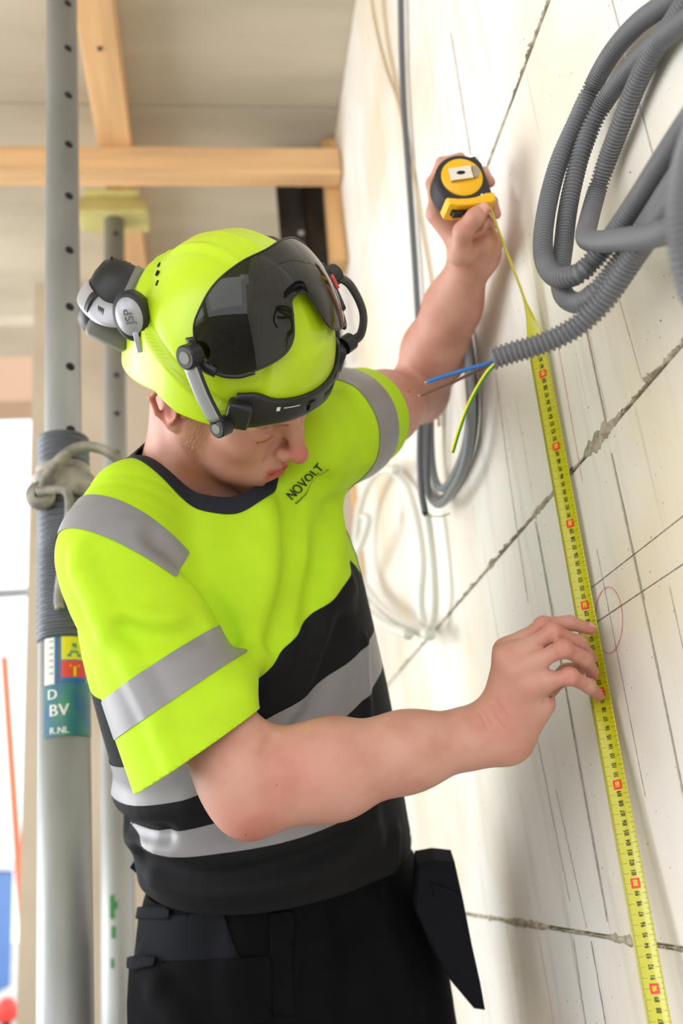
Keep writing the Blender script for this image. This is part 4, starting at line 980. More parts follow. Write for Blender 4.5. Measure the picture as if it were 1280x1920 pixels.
# hanging holster pocket at his left hip
pz_ = 1.255
hp = [(782, 1618), (815, 1612), (852, 1616), (868, 1688), (884, 1770), (900, 1842), (909, 1893), (888, 1890), (846, 1840), (806, 1770), (776, 1700)]
cz = P(845, 1750, pz_); pol = [((P(*q, pz_)-cz)@CR, (P(*q, pz_)-cz)@CU) for q in hp]
obj('holster_pocket', *(lambda r: (r[0]-OFF, r[1]))(prism(pol, cz, CR, CU, CF, -.006, .05, bev=.005)), M['trouser2'], tr, smooth=False)
pol2 = [((P(*q, pz_)-cz)@CR, (P(*q, pz_)-cz)@CU) for q in ((806, 1650), (858, 1668), (869, 1696), (812, 1676))]
obj('holster_hem', *(lambda r: (r[0]-OFF, r[1]))(prism(pol2, cz-CF*.006, CR, CU, CF, -.004, .004, bev=.002)), M['trouser2'], tr, smooth=False)
# side flap of the right hip pocket and tool loop
pol3 = [((P(*q, 1.26)-cz)@CR, (P(*q, 1.26)-cz)@CU) for q in ((246, 1622), (268, 1590), (282, 1640), (262, 1636))]
obj('shirt_tail', *(lambda r: (r[0]-OFF, r[1]))(prism(pol3, P(845, 1750, 1.26)*0+cz, CR, CU, CF, -.004, .004)), M['blackcloth'], sh, smooth=False)
# boots
M['boot'] = mat('black_leather', lin(26, 25, 25), .5, bump=.2); M['sole'] = mat('rubber_sole', lin(50, 48, 46), .8)
for A_ in (AR, AL):
    def bootf(p, A_=A_):
        d = rc(p, A_+[0, 0, .06], A_+[0, 0, -.03], .058, .055); d = smin(d, rc(p, A_+HF*.04-wz*.045, A_+HF*.16-wz*.058, .05, .040), .04); d = smin(d, sph(p, A_-HF*.03-wz*.05, .048), .03)
        return smax(d, (.022-p[:, 2]), .004)
    lo, hi = bb([A_+[0, 0, .1], A_-[0, 0, .1], A_+HF*.2], .08); V, Fc = surf(bootf, lo, hi, .005); bt = obj('boot', V-OFF, Fc, M['boot'], man)
    pl = [(.06*math.cos(a)*(1+.0*0), .052*math.sin(a)) for a in np.linspace(0, 2*math.pi, 24, endpoint=False)]
    pl = [(x*(2.1 if x > 0 else 1.25)+.05, y) for x, y in pl]
    V, Fc = prism(pl, (A_[0], A_[1], 0), HF, HLt, wz, .0, .026, bev=.003); obj('sole', V-OFF, Fc, M['sole'], bt)
# ================================================================== safety helmet with flip-up visor and ear defenders
hmw = Matrix([[HA[0][i], HA[1][i], HA[2][i], HO[i]] for i in range(3)]+[[0, 0, 0, 1]])
helm = empty('safety_helmet', mw=hmw); tag(helm, 'hi-vis yellow safety helmet with dark flip-up visor and stowed ear defenders on the man', 'helmet')
EC = np.array([-.0095, 0, .0535]); ES = np.array([.117, .107, .1324])
def toH(p): return HA@(np.asarray(p, float)-HO)
def E1(th, ph, k=1.0, off=0.0):
    th, ph = np.asarray(th, float), np.asarray(ph, float); cph = np.where(ph < 0, np.cos(ph*.45), np.cos(ph))
    n_ = np.stack([cph*np.cos(th), cph*np.sin(th), np.sin(ph)], -1); p = EC+k*ES*n_; nn_ = n_/ES; nn_ /= np.linalg.norm(nn_, axis=-1)[..., None]
    return p+nn_*np.asarray(off)[..., None]
D2 = np.radians
def sstep(x, a, b_): t_ = np.clip((x-a)/(b_-a), 0, 1); return t_*t_*(3-2*t_)
rim_th = D2([-180, -150, -130, -110, -92, -77, -58, -30, 0, 30, 58, 77, 92, 110, 130, 150, 180]); rim_ph = D2([-23, -21, -20, -13, -6, -9, -7, 0, 2.5, 0, -7, -9, -6, -13, -20, -21, -23])
grv = D2([24, 22, 18, 15, 12, 8, 4, -2, -3, -2, 4, 8, 12, 15, 18, 22, 24])
nth, nph = 220, 84
TH = np.linspace(-np.pi, np.pi, nth, endpoint=False); u_ = np.linspace(0, 1, nph)**1.0
p0_ = np.interp(TH, rim_th, rim_ph); ph = p0_[:, None]+(np.pi/2-.004-p0_[:, None])*u_[None]; thg = np.repeat(TH[:, None], nph, 1)
g_ = np.interp(TH, rim_th, grv)[:, None]
pt = E1(thg, ph)
side_ = sstep(np.abs(thg), D2(38), D2(52)); off = .0075*(1-sstep(ph, g_-D2(.9), g_+D2(.9)))*(.3+.7*side_)
off = off-.0022*side_*np.exp(-((ph-g_-D2(2.0))/D2(1.1))**2)
front = sstep(np.cos(thg), math.cos(D2(37)), math.cos(D2(34)))*(1-sstep(ph, D2(30), D2(34))); off = off+.0028*front
y_ = pt[..., 1]; topm = sstep(pt[..., 2], .12, .15)
off = off+topm*.0016*(np.exp(-((np.abs(y_)-.030)/.004)**2)-.6*np.exp(-((np.abs(y_)-.040)/.004)**2)+.5*np.exp(-(y_/.004)**2))
vent = np.exp(-((np.abs(thg)-D2(143))/D2(8))**2-((ph-D2(34))/D2(12))**2); off = off-.002*vent
S_ = E1(thg, ph, 1.0, off); V = S_.reshape(-1, 3); 
Fc = [[i*nph+j, ((i+1) % nth)*nph+j, ((i+1) % nth)*nph+j+1, i*nph+j+1] for i in range(nth) for j in range(nph-1)]
Fc.append([i*nph+nph-1 for i in range(nth)])
M['helmet'] = mat('hi_vis_helmet_plastic', lin(198, 230, 30), .32, noise=.05, nscale=20, spec=.5, coat=.15, bump=.03, bscale=200)
m = M['helmet']; nt = m.node_tree; src = nt.nodes['Principled BSDF'].inputs['Base Color'].links[0].from_socket
nt.links.new(mixcol(m, noise_fac(m, 48, .74, .79, (1, 1, 2.2), 2), src, lin(150, 150, 30)), nt.nodes['Principled BSDF'].inputs['Base Color'])
solidify(obj('shell', V, Fc, m, helm), .0035)
M['bplastic'] = mat('black_plastic', lin(30, 30, 33), .4, bump=.05, bscale=300); M['gplastic'] = mat('grey_plastic', lin(120, 118, 112), .45); M['silver'] = mat('silver_plastic', lin(172, 172, 178), .35, .3)
M['redlatch'] = mat('red_latch', lin(214, 66, 66), .4); M['amber'] = mat('amber_lens_edge', lin(200, 130, 10), .3)
for sgn in (1, -1):
    for (x, y, z), tl in zip(((-.098, -.044, .1215), (-.087, -.057, .1225), (-.074, -.069, .1225)), (.35, .0, -.3)):
        c_ = np.array([x, y*sgn, z]); n_ = nrm((c_-EC)/ES**2); s_ = nrm(np.cross(n_, [1, -.6*sgn*-1, 0])); t_ = np.cross(n_, s_)
        w_ = (c_-EC)/ES; c_ = EC+ES*nrm(w_)
        obj('vent_slot', *box(c_-n_*.0012, (.0058, .0026, .004), np.stack([s_, t_, n_])), M['hole'], helm, smooth=False)
# --- black carrier across the brow with two slots
def patchgrid(ths, phs, off, hole=None, k=1.0):
    n1, n2 = len(ths), len(phs[0]); V = [E1(np.full(n2, ths[i]), np.asarray(phs[i]), k, np.full(n2, off)) for i in range(n1)]
    Fc = [[i*n2+j, (i+1)*n2+j, (i+1)*n2+j+1, i*n2+j+1] for i in range(n1-1) for j in range(n2-1) if not (hole and hole(i, j))]
    return np.concatenate(V), Fc
ths = D2(np.linspace(-50, 50, 61)); 
def hole(i, j):
    d = np.degrees(ths[i]); return (j in (3, 4) and (6 < d < 17 or 24 < d < 33 )) or (j in (2, 3) and -9 < d < -5)
phs = [np.linspace(np.interp(t_, rim_th, rim_ph)-D2(1.0), D2(14.0+2.5*np.exp(-((abs(math.degrees(t_))-40)/8)**2)-2.0*math.cos(t_)), 9) for t_ in ths]
br = solidify(obj('visor_carrier', *patchgrid(ths, phs, .0085, hole), M['bplastic'], helm), .005)
for dd, pa, pb in ((-4, 3, 8), (22, 8, 12)): obj('slider', *patchgrid(D2(np.linspace(dd-3, dd+3, 6)), [D2(np.linspace(pa, pb, 5))]*6, .0105), M['bplastic'], br)
a_ = D2(np.linspace(-24, -14, 10)); obj('printed_arrow', *patchgrid(a_, [D2(np.array([8.2, 8.7]))]*10, .0088), M['white'], br)
obj('printed_lock', *patchgrid(D2(np.linspace(-28, -26, 3)), [D2(np.array([7.0, 9.2]))]*3, .0088), M['white'], br)
for s in (-1, 1):
    c_ = E1(D2(47*s), D2(4), 1.0, .009); n_ = nrm((c_-EC)/ES**2); t_ = nrm(np.cross([0, 0, 1], n_)); z_ = np.cross(n_, t_)
    obj('bracket_block', *box(c_, (.026, .032, .017), np.stack([t_, z_, n_]), bev=.004), M['bplastic'], br)
    obj('bracket_tip', *box(c_-z_*.0135-t_*s*-.006, (.008, .006, .0175), np.stack([t_, z_, n_]), bev=.001), M['silver'], br, smooth=False)
# --- swing arms
for s in (-1, 1):
    lo_p = np.array([.072, s*.106, .052]) if s < 0 else np.array([.076, .104, .075]); up_p = np.array([.024, s*.121, .120]) if s < 0 else np.array([.020, .118, .128])
    mid = (lo_p+up_p)/2+np.array([.001, s*.003, 0]) if s < 0 else np.array([.066, .130, .104])
    pth = catmull([lo_p, mid, up_p] if s < 0 else [lo_p, np.array([.080, .118, .085]), mid, np.array([.040, .126, .126]), up_p], 8)
    arm = obj('visor_arm', *tube(pth, .0085, 16, aspect=.42, up0=(0, 0, 1) if s < 0 else (0, 0, 1)), M['bplastic'], helm)
    if s < 0: obj('arm_cover', *tube(pth[2:-2]+np.array([0, s*.0028, 0]), .0072, 16, aspect=.35, up0=(0, 0, 1)), M['silver'], arm)
    for q, r in ((lo_p, .0105), (up_p, .0125)):
        nn_ = np.array([0, s, .15]); obj('pivot', *lathe([(0, .006), (r*.85, .006), (r, .0045), (r, -.010), (0, -.010)], 28, q, nn_), M['bplastic'], arm, smooth=False)
        obj('pivot_cap', *lathe([(0, .0068), (r*.5, .0068), (r*.54, .0058)], 24, q, nn_), M['gplastic'], arm, smooth=False)
# --- tinted visor, raised over the shell
def E2(al, be, k): return EC+k*ES*np.stack([np.cos(al)*np.cos(be), np.sin(al), np.cos(al)*np.sin(be)], -1)
half = [(0, 59), (-5, 57.5), (-8, 51), (-12, 42), (-19, 37), (-32, 34.5), (-45, 35), (-51, 43), (-54, 64), (-50, 78), (-40, 84), (-30, 86), (-16, 85), (0, 83)]
poly = np.array(half+[(-a, b_) for a, b_ in half[-2:0:-1]], float); A0 = -5.5
dense = catmull(np.vstack([poly, poly[:1]]), 6)[:-1]
al, be = np.meshgrid(np.linspace(-58, 58, 150), np.linspace(30, 90, 90), indexing='ij'); q2 = np.stack([al.ravel(), be.ravel()], 1)
a, b2 = dense, np.roll(dense, -1, 0); e = b2-a
w_ = q2[:, None]-a[None]; t_ = np.clip((w_*e).sum(2)/((e*e).sum(1)+1e-9), 0, 1); dist = np.linalg.norm(w_-t_[..., None]*e, axis=2).min(1)
cr = ((a[None, :, 1] > q2[:, 1:2]) != (b2[None, :, 1] > q2[:, 1:2])) & (q2[:, :1] < (e[:, 0]*(q2[:, 1:2]-a[:, 1])/(e[:, 1]+1e-12)+a[:, 0])); ins = cr.sum(1) % 2 == 1
fld = np.where(ins, dist, -dist); Fg = np.array([[i*90+j, (i+1)*90+j, (i+1)*90+j+1, i*90+j+1] for i in range(149) for j in range(89)])
kv = 1.105+.03*np.clip((np.abs(q2[:, 0])-20)/40, 0, 1)
Vg = E2(D2(q2[:, 0]+A0), D2(q2[:, 1]), kv[:, None])
V, T = clip(Vg, Fg, fld)
m = bpy.data.materials.new('tinted_visor'); m.use_nodes = True; nt = m.node_tree; nt.nodes.remove(nt.nodes['Principled BSDF']); out = nt.nodes['Material Output']
tr_ = N(m, 'ShaderNodeBsdfTransparent'); tr_.inputs[0].default_value = (.17, .165, .12, 1); gl = N(m, 'ShaderNodeBsdfGlossy'); gl.inputs['Roughness'].default_value = .03; gl.inputs[0].default_value = (1, .98, .95, 1)
fr = N(m, 'ShaderNodeFresnel'); fr.inputs[0].default_value = 1.5; mx = N(m, 'ShaderNodeMixShader'); nt.links.new(fr.outputs[0], mx.inputs[0]); nt.links.new(tr_.outputs[0], mx.inputs[1]); nt.links.new(gl.outputs[0], mx.inputs[2]); nt.links.new(mx.outputs[0], out.inputs[0])
M['visor'] = m
vis = solidify(obj('visor', V, T, m, helm), .0022)
M['edge'] = mat('dark_lens_edge', lin(20, 21, 18), .25)
ek = np.vstack([dense, dense[:1]]); ekv = 1.105+.03*np.clip((np.abs(ek[:, 0])-20)/40, 0, 1)
obj('lens_edge', *tube(E2(D2(ek[:, 0]+A0), D2(ek[:, 1]), ekv[:, None]), .0011, 8, caps=False), M['edge'], vis)
for s in (-1, 1):          # side mounts holding the lens
    bl = [(51*s, 40), (55.5*s, 48), (57*s, 60), (54*s, 74)]; pth = catmull([E2(D2(x+A0), D2(y), 1.13) for x, y in bl], 6)
    sm = obj('lens_mount', *tube(pth, .0062, 12, aspect=.8), M['bplastic'], vis)
    obj('latch', *tube(pth[9:15]+nrm(E2(D2(54*s), D2(55), 1)-EC)*.0035, .0048, 10, aspect=.8), M['redlatch'], vis)
    pth2 = catmull([E2(D2(x+A0), D2(y), 1.12) for x, y in ((56*s, 52), (50*s, 38), (42*s, 33.5), (34*s, 33.5))], 6); obj('lens_frame', *tube(pth2, .0024, 10), M['bplastic'], vis)
# --- ear defenders, swung up behind the helmet
OFS = [0]
def defender(side):
    sg = side
    def L(p): q = np.array(p, float); q[1] *= -sg if sg > 0 else 1; return q+(OFS[0] if sg > 0 else 0)
    def mir(vf): v, f_ = vf; v = np.array([L(x) for x in np.asarray(v)]); return v, ([list(q)[::-1] for q in f_] if sg > 0 else f_)
    hp_ = lambda px, py, d: toH(P(px, py, d))
    e = empty('ear_defender', parent=helm); OFS[0] = np.array([.035, .0, .0])
    boss = hp_(247, 592, .985); bn = nrm(toH(P(225, 600, .95))-toH(P(247, 592, .985)))
    bx = nrm(hp_(258, 640, .985)-hp_(243, 545, .985)); bx = nrm(bx-bn*(bx@bn)); by = np.cross(bn, bx)
    el_ = lambda r, h: [(r*math.cos(a), r*.72*math.sin(a), h) for a in np.linspace(0, 2*math.pi, 32, endpoint=False)]
    rings = [el_(.0245, -.018), el_(.0265, -.012), el_(.0265, .004), el_(.0235, .0085), el_(.0005, .0088)]
    def ringmesh(R_): V = np.array([boss+x*bx+y*by+z*bn for r in R_ for x, y, z in r]); n_ = 32; return V, [[i*n_+k, i*n_+(k+1) % n_, (i+1)*n_+(k+1) % n_, (i+1)*n_+k] for i in range(len(R_)-1) for k in range(n_)]
    obj('pivot_boss', *mir(ringmesh(rings)), M['bplastic'], e)
    obj('boss_cap', *mir(ringmesh([el_(.0205, .0080), el_(.0195, .0100), el_(.0005, .0102)])), M['silver'], e)
    if sg < 0:
        V, Fc, wd = text2d('JSP', .013, .03, .06); V = np.array([boss+(x-wd/2)*-bx+(y-.0045)*-by*-1*-1+bn*.0106 for x, y, z in V]); obj('boss_lettering', V, Fc, M['gplastic'], e, smooth=False)
    obj('helmet_clip', *mir(box(hp_(268, 632, 1.0), (.014, .03, .012), np.stack([by, bx, bn]), bev=.002)), M['bplastic'], e)
    obj('clip_tab', *mir(box(hp_(259, 641, .985), (.006, .022, .006), np.stack([by, bx, bn]), bev=.001)), M['silver'], e)
    OFS[0] = np.array([.078, .048, .026])
    # cup: dome with long axis following the image diagonal
    cc = hp_(214, 566, 1.045); ax = nrm(hp_(172, 545, 1.035)-hp_(258, 588, 1.05)); lx = nrm(hp_(242, 492, 1.04)-hp_(196, 640, 1.04)); lx = nrm(lx-ax*(lx@ax)); sx = np.cross(ax, lx)
    def cupring(a_, b_, h, n_=36, p_=2.6):
        return [cc+lx*(a_*np.sign(math.cos(t_))*abs(math.cos(t_))**(2/p_))+sx*(b_*np.sign(math.sin(t_))*abs(math.sin(t_))**(2/p_))+ax*h for t_ in np.linspace(0, 2*math.pi, n_, endpoint=False)]
    def rm(rs): V = np.array([x for r in rs for x in r]); n_ = 36; return V, [[i*n_+k, i*n_+(k+1) % n_, (i+1)*n_+(k+1) % n_, (i+1)*n_+k] for i in range(len(rs)-1) for k in range(n_)]
    cup = obj('cup_shell', *mir(rm([cupring(.046, .034, -.006), cupring(.046, .034, .004), cupring(.044, .032, .018), cupring(.036, .026, .028), cupring(.022, .016, .032), cupring(.001, .001, .0325)])), M['bplastic'], e)
    obj('cup_rim', *mir(rm([cupring(.044, .032, -.016), cupring(.0475, .0355, -.015), cupring(.0475, .0355, -.006), cupring(.0455, .0335, -.005)])), M['gplastic'], e)
    obj('cushion', *mir(rm([cupring(.030, .018, -.030), cupring(.043, .031, -.030), cupring(.046, .034, -.024), cupring(.044, .032, -.016)])), M['hole'], e)
    for k in range(5):
        h = .002+.005*k; sl = [cc+lx*(.0467*math.cos(t_)-.0005*k)+sx*.0347*math.sin(t_)+ax*h for t_ in np.linspace(-.5, .5, 8)]; obj('grip_rib', *mir(tube(sl, .0011, 6)), M['bplastic'], e)
    if sg < 0: obj('cup_trim', *mir(box(hp_(205, 622, 1.03), (.028, .048, .034), np.stack([lx, ax, sx]), bev=.006)), M['gplastic'], e)
    if sg > 0: OFS[0] = np.array([.035, .0, .0])
    # flat wire-cover arm from the boss round the outside of the cup
    pth = catmull([hp_(238, 590, .985), hp_(215, 592, .985), hp_(190, 586, .99), hp_(170, 570, 1.0), hp_(157, 552, 1.015), hp_(158, 540, 1.03), hp_(170, 536, 1.045)], 8)
    sp_ = obj('spring_arm', *mir(tube(pth, .0125, 16, aspect=.22, up0=nrm(toH(P(200, 560, 1.0))-toH(P(200, 600, 1.0))))), M['silver'], e)
    obj('arm_band', *mir(tube(pth[22:26], .0138, 16, aspect=.34, up0=nrm(toH(P(200, 560, 1.0))-toH(P(200, 600, 1.0))))), M['bplastic'], e)
    for k in range(4):
        c_ = pth[15+1*k]; n_ = nrm(toH(CAM)-c_); upv = nrm(toH(P(200, 560, 1.0))-toH(P(200, 600, 1.0))); upv = nrm(upv-n_*(upv@n_))
        if sg < 0: obj('arm_slot', *box(c_+n_*.0034, (.0009, .011, .0008), np.stack([np.cross(upv, n_), upv, n_])), M['bplastic'], e, smooth=False)
    return e
defender(-1); defender(1)

# ================================================================== tape measure
tm = empty('tape_measure', CASE_C); tag(tm, 'yellow and black tape measure held high, its yellow blade drawn down the wall', 'tape measure')
TL = lambda v: np.asarray(v, float)-CASE_C
M['tyel'] = mat('tape_case_yellow', lin(250, 190, 8), .4, bump=.05); M['tblk'] = mat('tape_case_black_rubber', lin(32, 33, 36), .55, bump=.2, bscale=500)
R_ = .0365
out_ = []
for a in np.linspace(math.radians(62), math.radians(225), 20): out_.append((R_*math.cos(a), R_*math.sin(a)))
out_ += [(-.024, -.030), (.010, -.034), (.030, -.033), (.0355, -.028), (.0330, .0), (.0300, .022), (.0240, .033)]
body_p = [(x, y) for x, y in out_ if y > -.0265]
body_p = [(x, y) for x, y in out_][:]
obj('case_body', *(lambda r: (TL(r[0]), r[1]))(prism(body_p, CASE_C, CX, CY, CZ, -.019, .0165, bev=.003)), M['tblk'], tm, smooth=False)
yb_ = [(-.0275, -.0245), (-.015, -.0270), (.0, -.0275), (.014, -.0262), (.028, -.0220), (.0370, -.0225), (.0375, -.0330), (.031, -.0360), (.010, -.0375), (-.014, -.0365), (-.025, -.0335)]
yb0 = obj('yellow_base', *(lambda r: (TL(r[0]), r[1]))(prism(yb_, CASE_C, CX, CY, CZ, -.020, .0178, bev=.002)), M['tyel'], tm, smooth=False)
dc = [(.0275*math.cos(a)-.001, .0265*math.sin(a)+.003) for a in np.linspace(0, 2*math.pi, 48, endpoint=False)]
obj('face_disc', *(lambda r: (TL(r[0]), r[1]))(prism(dc, CASE_C, CX, CY, CZ, .012, .0182, bev=.0012)), M['tyel'], tm)
M['steel'] = mat('bright_steel_clip', lin(232, 226, 216), .3, .6)
M['steel2'] = mat('dull_steel_clip', lin(168, 154, 134), .45, .5)
cl = obj('belt_clip', *box(TL(cs(-.003, .0055, .0228)), (.029, .0175, .0012), np.stack([nrm(CX*.995+CY*.06), nrm(CY*.995-CX*.06), CZ]), bev=.0004), M['steel'], tm, smooth=False)
obj('clip_fold', *box(TL(cs(-.0175, .0050, .0205)), (.0012, .0175, .0050), np.stack([nrm(CX*.995+CY*.06), nrm(CY*.995-CX*.06), CZ]), bev=.0003), M['steel'], cl, smooth=False)
obj('clip_root', *(lambda r: (TL(r[0]), r[1]))(prism([(.0085*math.cos(a)+.0135, .0085*math.sin(a)+.0068) for a in np.linspace(-1.6, 1.6, 14)], CASE_C, CX, CY, CZ, .018, .0226)), M['steel2'], cl, smooth=False)
obj('clip_slot', *(lambda r: (TL(r[0]), r[1]))(prism([(.0058*math.cos(a)-.0035, .0026*math.sin(a)+.0058) for a in np.linspace(0, 2*math.pi, 20, endpoint=False)], CASE_C, CX, CY, CZ, .0230, .0237)), M['hole'], cl, smooth=False)
obj('lock_slot', *box(TL(cs(-.004, -.0368, .0010)), (.032, .003, .012), np.stack([CX, CY, CZ]), bev=.0008), M['hole'], tm, smooth=False)
obj('lock_button', *box(TL(cs(-.0115, -.0385, .0010)), (.014, .007, .011), np.stack([CX, CY, CZ]), bev=.0012), M['tblk'], tm, smooth=False)
for x, y in ((.0245, .0285), (.020, -.0245)): obj('screw', *(lambda r: (TL(r[0]), r[1]))(lathe([(0, .0172), (.0016, .0172), (.0020, .0164)], 14, cs(x, y, .001), CZ)), M['steel'], tm)
# blade: concave ribbon, graduated, standing a little off the wall, turned towards the room
W_T = .025
def tpos(z):                       # centre line on the wall side, z in metres above the floor
    y0_ = 1.00597-.0239*(z-1.3); d = np.array([0, y0_, z])-CAM; s_ = (TAPEX-.02*min(max((1.2-z)/.4, 0), 1)-CAM[0])/d[0]; return CAM+d*s_
wv = nrm(np.array([.62, -.80, 0.]))           # across the blade, left edge -> right edge as seen
Zs = np.arange(0.0, 1.645, .01); path = [tpos(z) for z in Zs]; wvs = [wv]*len(path); exit_p = cs(.0345, -.0300, .0)
p_end = path[-1]; tw = nrm(np.cross(nrm(exit_p-p_end), CF))
mark_z = {}
ntr = 26
tan0 = nrm(path[-1]-path[-2])
for i in range(1, ntr+1):
    t_ = i/ntr; h00, h10, h01, h11 = 2*t_**3-3*t_**2+1, t_**3-2*t_**2+t_, -2*t_**3+3*t_**2, t_**3-t_**2; Ld = np.linalg.norm(exit_p-p_end)
    path.append(h00*p_end+h10*tan0*Ld+h01*exit_p+h11*nrm(exit_p-p_end)*Ld)
    s_ = sstep(t_, -.10, .40); a = s_*1.02
    # blade twists from facing the camera to nearly edge-on before it enters the case
    ed = -nrm(CF*.93+CX*.22); wvs.append(nrm(wv*(1-s_)+ed*s_))
path = np.array(path); wvs = np.array(wvs); Tn = np.gradient(path, axis=0); Tn /= np.linalg.norm(Tn, axis=1)[:, None]
wvs = wvs-Tn*np.sum(wvs*Tn, 1)[:, None]; wvs /= np.linalg.norm(wvs, axis=1)[:, None]; Nn = np.cross(wvs, Tn)   # faces the room
if Nn[50]@(-CF) < 0: Nn = -Nn
cup_ = lambda a: (a*a-.35)*.0026       # cross-section curvature
def bl(i_f, a, lift=0.0):          # i_f: fractional index along the blade, a in [-1,1] across
    i0 = np.clip(np.floor(i_f).astype(int), 0, len(path)-2); f_ = (i_f-i0)[:, None]
    mixv = lambda X_: X_[i0]*(1-f_)+X_[i0+1]*f_
    return mixv(path)+mixv(wvs)*(a*W_T/2)[:, None]+mixv(Nn)*(cup_(a)+lift)[:, None]
M['blade'] = mat('yellow_steel_blade', lin(194, 188, 20), .35, spec=.5, coat=.2); M['ink'] = mat('blade_black_ink', lin(30, 30, 22), .5); M['redink'] = mat('blade_red_ink', lin(226, 50, 34), .5)
na = 9; ii = np.arange(len(path)); V = np.concatenate([bl(ii.astype(float), np.full(len(ii), a)) for a in np.linspace(-1, 1, na)]); n_ = len(ii)
Fc = [[k*n_+i, k*n_+i+1, (k+1)*n_+i+1, (k+1)*n_+i] for k in range(na-1) for i in range(n_-1)]
bo = obj('blade', TL(V), Fc, M['blade'], tm); solidify(bo, .0003, 0)
mm, mr, mw_ = [], [], []
up_ = .00045
def quadmark(z0, z1, a0, a1, lift=up_, nseg=1):
    aa = np.linspace(a0, a1, nseg+1); A_ = []
    V = np.concatenate([bl(np.full(len(aa), z0*100), aa, lift), bl(np.full(len(aa), z1*100), aa, lift)]); k = len(aa)
    return V, [[i, i+1, k+i+1, k+i] for i in range(nseg)]
for mmk in range(600, 1640):
    z = mmk/1000; cm = mmk % 10 == 0; half_ = mmk % 5 == 0
    if mmk >= 800 or half_:
        mm.append(quadmark(z-.00013, z+.00013, -1, -.62 if cm else (-.70 if half_ else -.78)))
    if half_: mm.append(quadmark(z-.00014, z+.00014, .70 if not cm else .45, 1))
    if cm: mm.append(quadmark(z-.0001, z+.0001, -.62, -.35))
for cmk in range(60, 165):
    ten = cmk % 10 == 0; s = str(cmk); sz = .0076; V, Fc, wd = text2d(s, sz, .03, .07); V = V*[.62, 1, 1]; wd *= .62
    zc = cmk/100; q = np.stack([V[:, 0]-wd/2, V[:, 1]-sz*.35], 1)     # reads upwards: x -> up the blade, y -> towards the left edge
    W3 = bl((zc+q[:, 0])*100, -q[:, 1]/(W_T/2)+.05, up_+.0003)
    (mw_ if ten else mm).append((W3, Fc))
    if ten: mr.append(quadmark(zc-.0049, zc+.0049, -.34, .44, up_+.0001, 6))
V, Fc = join(*mm); obj('graduation_marks', TL(V), Fc, M['ink'], bo, smooth=False)['kind'] = 'stuff'
for ml, mt_ in zip(mr, mw_):
    obj('decimetre_box', TL(ml[0]), ml[1], M['redink'], bo, smooth=False); obj('decimetre_numeral', TL(mt_[0]), mt_[1], M['s_yel'], bo, smooth=False)

# ================================================================== corrugated conduits
M['cond'] = mat('grey_pvc_conduit', lin(118, 118, 122), .42, noise=.06, nscale=30)
M['cond2'] = mat('grey_pvc_conduit_groove', lin(110, 110, 115), .5)
def conduit(name, pts, label, r=.0098, pitch=.0039):
    c_ = catmull([P(q[0], q[1], min(q[2], (-CAM[0]-r*1.6)/_d(q[0], q[1])[0])) for q in pts], 14); p = resample(c_, pitch/6); s_ = np.arange(len(p))/6.0
    e = empty(name, p[0]); tag(e, label, 'conduit', 'grey corrugated conduits')
    ph_ = s_ % 1; prof = np.where(ph_ < .5, 1.0, .76); prof = (prof+np.roll(prof, 1))/2
    obj('sleeve', *tube(p-p[0], r*prof, 18), M['cond'], e); return e, p
conduit('corrugated_conduit', [(1420, -95, .80), (1330, -50, .84), (1250, 5, .88), (1195, 45, .91), (1148, 98, .94), (1112, 160, .955), (1082, 225, .96), (1049, 300, .955), (1029, 370, .945), (1018, 440, .92), (1021, 490, .90), (1042, 519, .87), (1080, 515, .845), (1110, 490, .84), (1150, 440, .82), (1195, 375, .78), (1240, 305, .73), (1300, 215, .67), (1380, 110, .58)], 'leftmost grey corrugated conduit of the bundle, bending back up to the right')
conduit('corrugated_conduit', [(1440, -40, .78), (1350, -5, .82), (1285, 38, .85), (1226, 85, .88), (1180, 130, .905), (1140, 180, .925), (1112, 230, .94), (1090, 285, .945), (1075, 340, .945), (1063, 400, .94), (1056, 460, .925), (1050, 510, .905), (1056, 552, .88), (1082, 568, .855), (1112, 552, .83), (1150, 508, .82), (1190, 455, .80), (1230, 395, .76), (1270, 335, .71), (1330, 250, .65), (1400, 150, .57)], 'second grey corrugated conduit, hanging lowest in a loop before turning right')
conduit('corrugated_conduit', [(1330, -70, .93), (1270, 30, .945), (1225, 95, .955), (1190, 165, .96), (1163, 235, .96), (1138, 300, .955), (1118, 360, .945), (1103, 415, .925), (1098, 445, .885), (1118, 453, .84), (1160, 450, .77), (1210, 444, .71), (1260, 430, .66), (1320, 400, .62), (1400, 345, .58)], 'third grey corrugated conduit, hooking sharply and running level to the right')
ct, tp = conduit('corrugated_conduit', [(923, 673, .815), (960, 661, .812), (1005, 648, .808), (1050, 630, .803), (1090, 605, .797), (1130, 566, .787), (1162, 520, .772), (1195, 470, .75), (1240, 405, .71), (1290, 330, .66), (1360, 220, .60)], 'grey conduit tail reaching left over the tape with three wires sticking out', r=.0102, pitch=.0046)
conduit('corrugated_conduit', [(1360, 120, .60), (1318, 215, .59), (1290, 300, .58), (1276, 380, .575), (1278, 450, .575), (1294, 530, .58), (1340, 620, .60)], 'blurred grey conduit nearest the camera at the right edge', r=.0098)
M['wblue'] = mat('blue_wire', lin(38, 104, 176), .35); M['wbrown'] = mat('brown_wire', lin(112, 74, 60), .4); M['copper'] = mat('copper_end', lin(196, 150, 110), .35, .7)
m = mat('green_yellow_wire', lin(40, 130, 50), .35); M['wgy'] = m
tn = nrm(P(960, 661, .812)-P(923, 673, .815))
